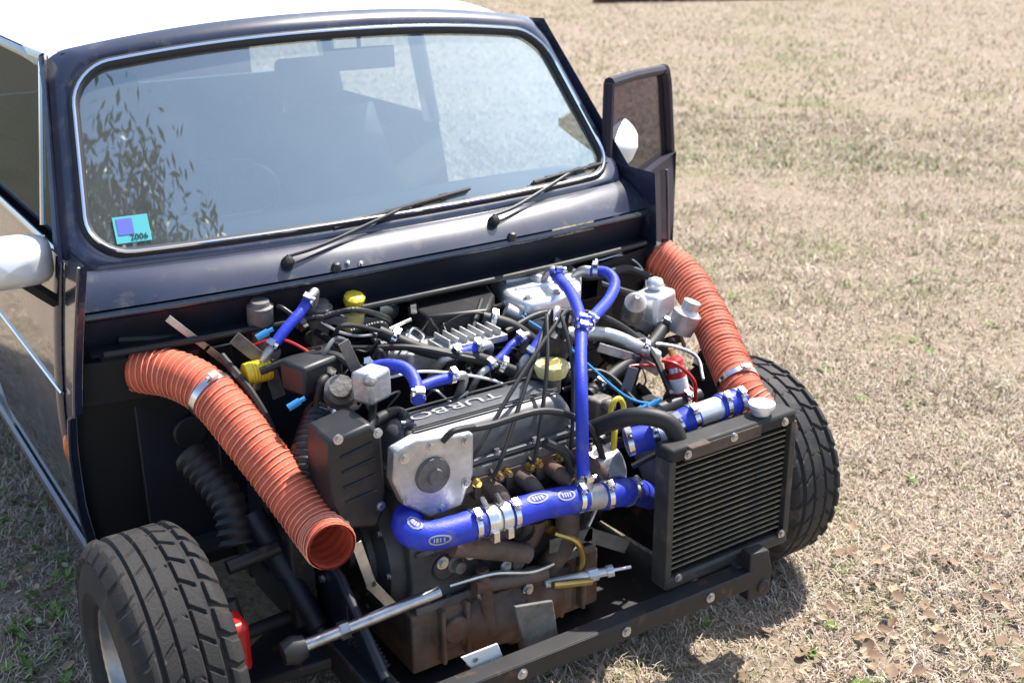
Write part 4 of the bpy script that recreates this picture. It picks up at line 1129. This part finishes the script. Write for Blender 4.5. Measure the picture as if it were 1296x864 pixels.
# low dark sheets added as shade, and the thick pipes between head and bulkhead
for s in (-1, 1):
    mb = MB(); mb.prism([(s*.395, .37, .10), (s*.395, -.26, .13), (s*.395, -.26, .24), (s*.395, -.10, .36), (s*.395, .37, .52)], (s*-.006, 0, 0))
    for y in (-.12, .06, .22): mb.box((s*.399, y, .24), (.008, .02, .20))
    mb.tube([(s*.397, -.26, .24), (s*.397, -.10, .36), (s*.397, .37, .52)], .010, 8)
    o = mb.build('shade_side_sheet', NAVYIN, car, bevel=.002)  # added sheet that keeps the low sides of the bay dark
    for y, z in ((-.20, .20), (-.02, .32), (.15, .36), (.28, .42), (.10, .18)):
        b = MB(); bolt(b, (s*.399, y, z), (s, 0, 0), .007, .006); b.build('panel_bolt', STEEL, o)
mb = MB(); mb.box((0, .08, .105), (.78, .52, .006)); mb.build('shade_floor_sheet', RUSTP, car)  # dark sheet added to fill the shade below the engine
def bigpipe(pts, r, m, name, ends=True):
    sp = smooth_path(pts, 9); o = MB().tube(sp, r, 18).build(name, m, car, sharp=60)
    if ends:
        clip(sp, 3, r+.0005, o); clip(sp, len(sp)-4, r+.0005, o)
    return o
bigpipe([at(610, 402, y=.16), at(650, 414, y=.13), at(690, 446, y=.09), at(722, 482, y=.04)], .0145, RUBBER, 'breather_hose')
bigpipe([at(480, 420, y=.16), at(540, 444, y=.10), at(600, 452, y=.07), at(650, 470, y=.04)], .013, RUBBER, 'breather_hose')
bigpipe([at(640, 392, y=.19), at(700, 420, y=.14), at(770, 424, y=.10), at(832, 452, y=.05)], .016, ALLOY, 'water_rail')
bigpipe([at(744, 500, y=.0), at(780, 470, y=.05), at(820, 440, y=.09), at(850, 400, y=.17)], .015, RUBBER, 'heater_hose')
bigpipe([at(758, 560, y=-.11), at(790, 530, y=-.08), at(830, 520, y=-.06), at(884, 500, y=-.05)], .017, PLASTIC, 'vent_hose')
bigpipe([at(450, 560, y=-.02), at(480, 530, y=-.0), at(508, 524, y=-.0), at(520, 560, y=-.09)], .012, RUBBER, 'heater_hose')
mb = MB(); p = at(592, 430, y=.12)
for k in range(7): mb.box(p+V((-.06+.02*k, .0, .012)), (.005, .06, .018))
mb.box(p, (.15, .07, .014)); mb.build('finned_regulator', ALLOY, car, bevel=.001)
p = at(756, 520, y=-.02); mb = MB(); mb.box(p, (.05, .05, .07), rotz(.2)); mb.tube([p+V((0, -.02, .02)), p+V((0, -.05, .03))], .014, 14); mb.build('water_pump', ALLOYD, car, bevel=.008)
p = at(845, 540, y=-.12); mb = MB(); mb.box(p, (.07, .05, .05), rotz(-.3)); mb.build('starter_relay', PLASTIC2, car, bevel=.005)

# ------------------------------------------------------------------ loose things and the tree seen in the glass
def leaf_mesh(k):
    q = random.Random(k); mb = MB(); L = q.uniform(.016, .032); W = L*q.uniform(.22, .42); cu = q.uniform(.1, .5); tw = q.uniform(-.6, .6)
    def fn(a, b):
        x = (b-.5)*L; wd = W*math.sin(math.pi*min(1, max(0, .04+b*.94)))**.8
        y = (a-.5)*2*wd; z = cu*abs(y)*.9+cu*.5*(x*x/L)+tw*y*x/L
        return V((x, y, z))
    mb.grid(fn, 5, 7)
    cols = [(.30, .20, .12), (.40, .30, .19), (.22, .14, .085), (.46, .38, .27)]
    m = mat('dead_leaf', cols[k % 4], .75, noise=(60, .25))
    o = mb.build('dead_leaf', m, None, sharp=80); return o
protos = [leaf_mesh(k) for k in range(8)]
q = random.Random(11); nleaf = 0
for i in range(150):
    for _ in range(30):
        px, py = q.uniform(840, 1290), q.uniform(640, 862)
        if q.random() < .12: px, py = q.uniform(4, 90), q.uniform(620, 860)
        elif py < 700 and q.random() < .6: continue
        p = at(px, py, z=.0)
        if px > 600 and not (p.y > -.30 and p.x < .85): break
        if px < 100: break
    o = protos[i % 8] if i < 8 else protos[i % 8].copy()
    if i >= 8: COL.objects.link(o)
    o.location = (p.x, p.y, q.uniform(.010, .026)); o.rotation_euler = (q.uniform(-.5, .5), q.uniform(-.5, .5), q.uniform(0, 6.28))
    tag(o, 'small curled dead leaf lying on the dry grass', 'leaf', 'dead leaves on the grass')
# far board at the edge of the lawn
a, b = at(752, 0, z=.05), at(1040, -6, z=.05)
mb = MB(); mb.box((a+b)/2, ((b-a).length, .30, .16), rotm(b-a)); tag(mb.build('board', LOG, None, bevel=.01), 'dark maroon board lying at the far edge of the grass', 'board')
# tree standing in front of the car, mirrored in the windscreen
tr = thing('tree', 'leafy tree in front of the car, mirrored at the windscreen edge', 'tree', (-2.6, -5.2, 0))
mb = MB(); mb.tube(smooth_path([(0, 0, -.1), (.1, .1, 2), (.0, .3, 4.2), (.4, .5, 6.2)], 6), [.20-.14*i/18 for i in range(19)], 12)
for e in ((1.8, 1.2, 6.4), (-1.4, .6, 6.2), (1.0, 2.2, 5.8), (2.4, .1, 5.4), (.2, -1.6, 6.1)):
    mb.tube(smooth_path([(.02, .25, 3.8), (e[0]*.4, e[1]*.4+.2, 4.9), e], 6), [.08-.065*i/12 for i in range(13)], 8)
mb.build('trunk', BARK, tr)
qq = np.random.default_rng(5); nl = 26000
cc = np.array([(1.8, 1.2, 6.4), (-1.4, .6, 6.2), (1.0, 2.2, 5.8), (2.4, .1, 5.4), (.2, -1.6, 6.1), (.4, .5, 6.6), (1.2, .8, 5.2), (1.6, 1.6, 7.0)])
P = cc[qq.integers(0, len(cc), nl)]+qq.normal(0, .5, (nl, 3)); D = qq.normal(0, 1, (nl, 3)); D /= np.linalg.norm(D, axis=1)[:, None]; S = np.cross(D, qq.normal(0, 1, (nl, 3))); S /= np.linalg.norm(S, axis=1)[:, None]
tw = MB()
for c_ in cc:
    for k in range(16):
        a = V(c_)+V(qq.normal(0, .15, 3)); e = V(c_)+V(qq.normal(0, .62, 3)); tw.tube(smooth_path([a, (a+e)/2+V(qq.normal(0, .08, 3)), e], 4), [.014-.011*i/8 for i in range(9)], 5)
tw.build('twigs', BARK, tr)
nl0 = nl//2
cl_c = P[:nl0//12]; P[:(nl0//12)*12] = np.repeat(cl_c, 12, 0)+qq.normal(0, .07, ((nl0//12)*12, 3))
l = qq.uniform(.09, .2, nl)[:, None]; vv = np.stack([P, P+D*l*.5+S*l*.16, P+D*l, P+D*l*.5-S*l*.16], 1).reshape(-1, 3)
me = bpy.data.meshes.new('crown'); me.from_pydata(vv.tolist(), [], [(4*i, 4*i+1, 4*i+2, 4*i+3) for i in range(nl)]); me.materials.append(LEAF)
o = bpy.data.objects.new('crown', me); COL.objects.link(o); o.parent = tr
# green broad-leaved weeds in the lawn
def weeds():
    g = np.random.default_rng(9); vs = []; fs = []; cl = []
    spots = []
    for i in range(260):
        r = g.uniform(0, 1)**.6*7+.6; a = YAW+g.uniform(-.6, .6); spots.append((CX+r*math.sin(a), CY+r*math.cos(a)))
    for i in range(70):
        p = at(g.uniform(-10, 95), g.uniform(560, 870), z=0); spots.append((p.x, p.y))
    for (x, y) in spots:
        if abs(x) < .6 and -.2 < y < 2.6: continue
        n = int(g.integers(4, 9)); s = g.uniform(.010, .026); k = g.uniform(.7, 1.3)
        for j in range(n):
            a = g.uniform(0, 6.28); d = np.array([math.cos(a), math.sin(a), g.uniform(.1, .8)]); w_ = np.array([-math.sin(a), math.cos(a), 0])*.32
            o = np.array([x, y, .006])+np.append(g.normal(0, .008, 2), 0); b = len(vs)
            vs += [o, o+(d*.5+w_)*s, o+d*s, o+(d*.5-w_)*s]; fs.append((b, b+1, b+2, b+3)); cl += [k]*4
    me = bpy.data.meshes.new('weeds'); me.from_pydata([tuple(v) for v in vs], [], fs)
    c = np.ones((len(vs), 4), np.float32); c[:, :3] = np.array([.15, .24, .055])[None]*np.array(cl)[:, None]
    t = me.color_attributes.new('tint', 'FLOAT_COLOR', 'POINT'); t.data.foreach_set('color', c.ravel()); me.materials.append(STRAW)
    o = bpy.data.objects.new('weeds', me); COL.objects.link(o); o['kind'] = 'stuff'
weeds()
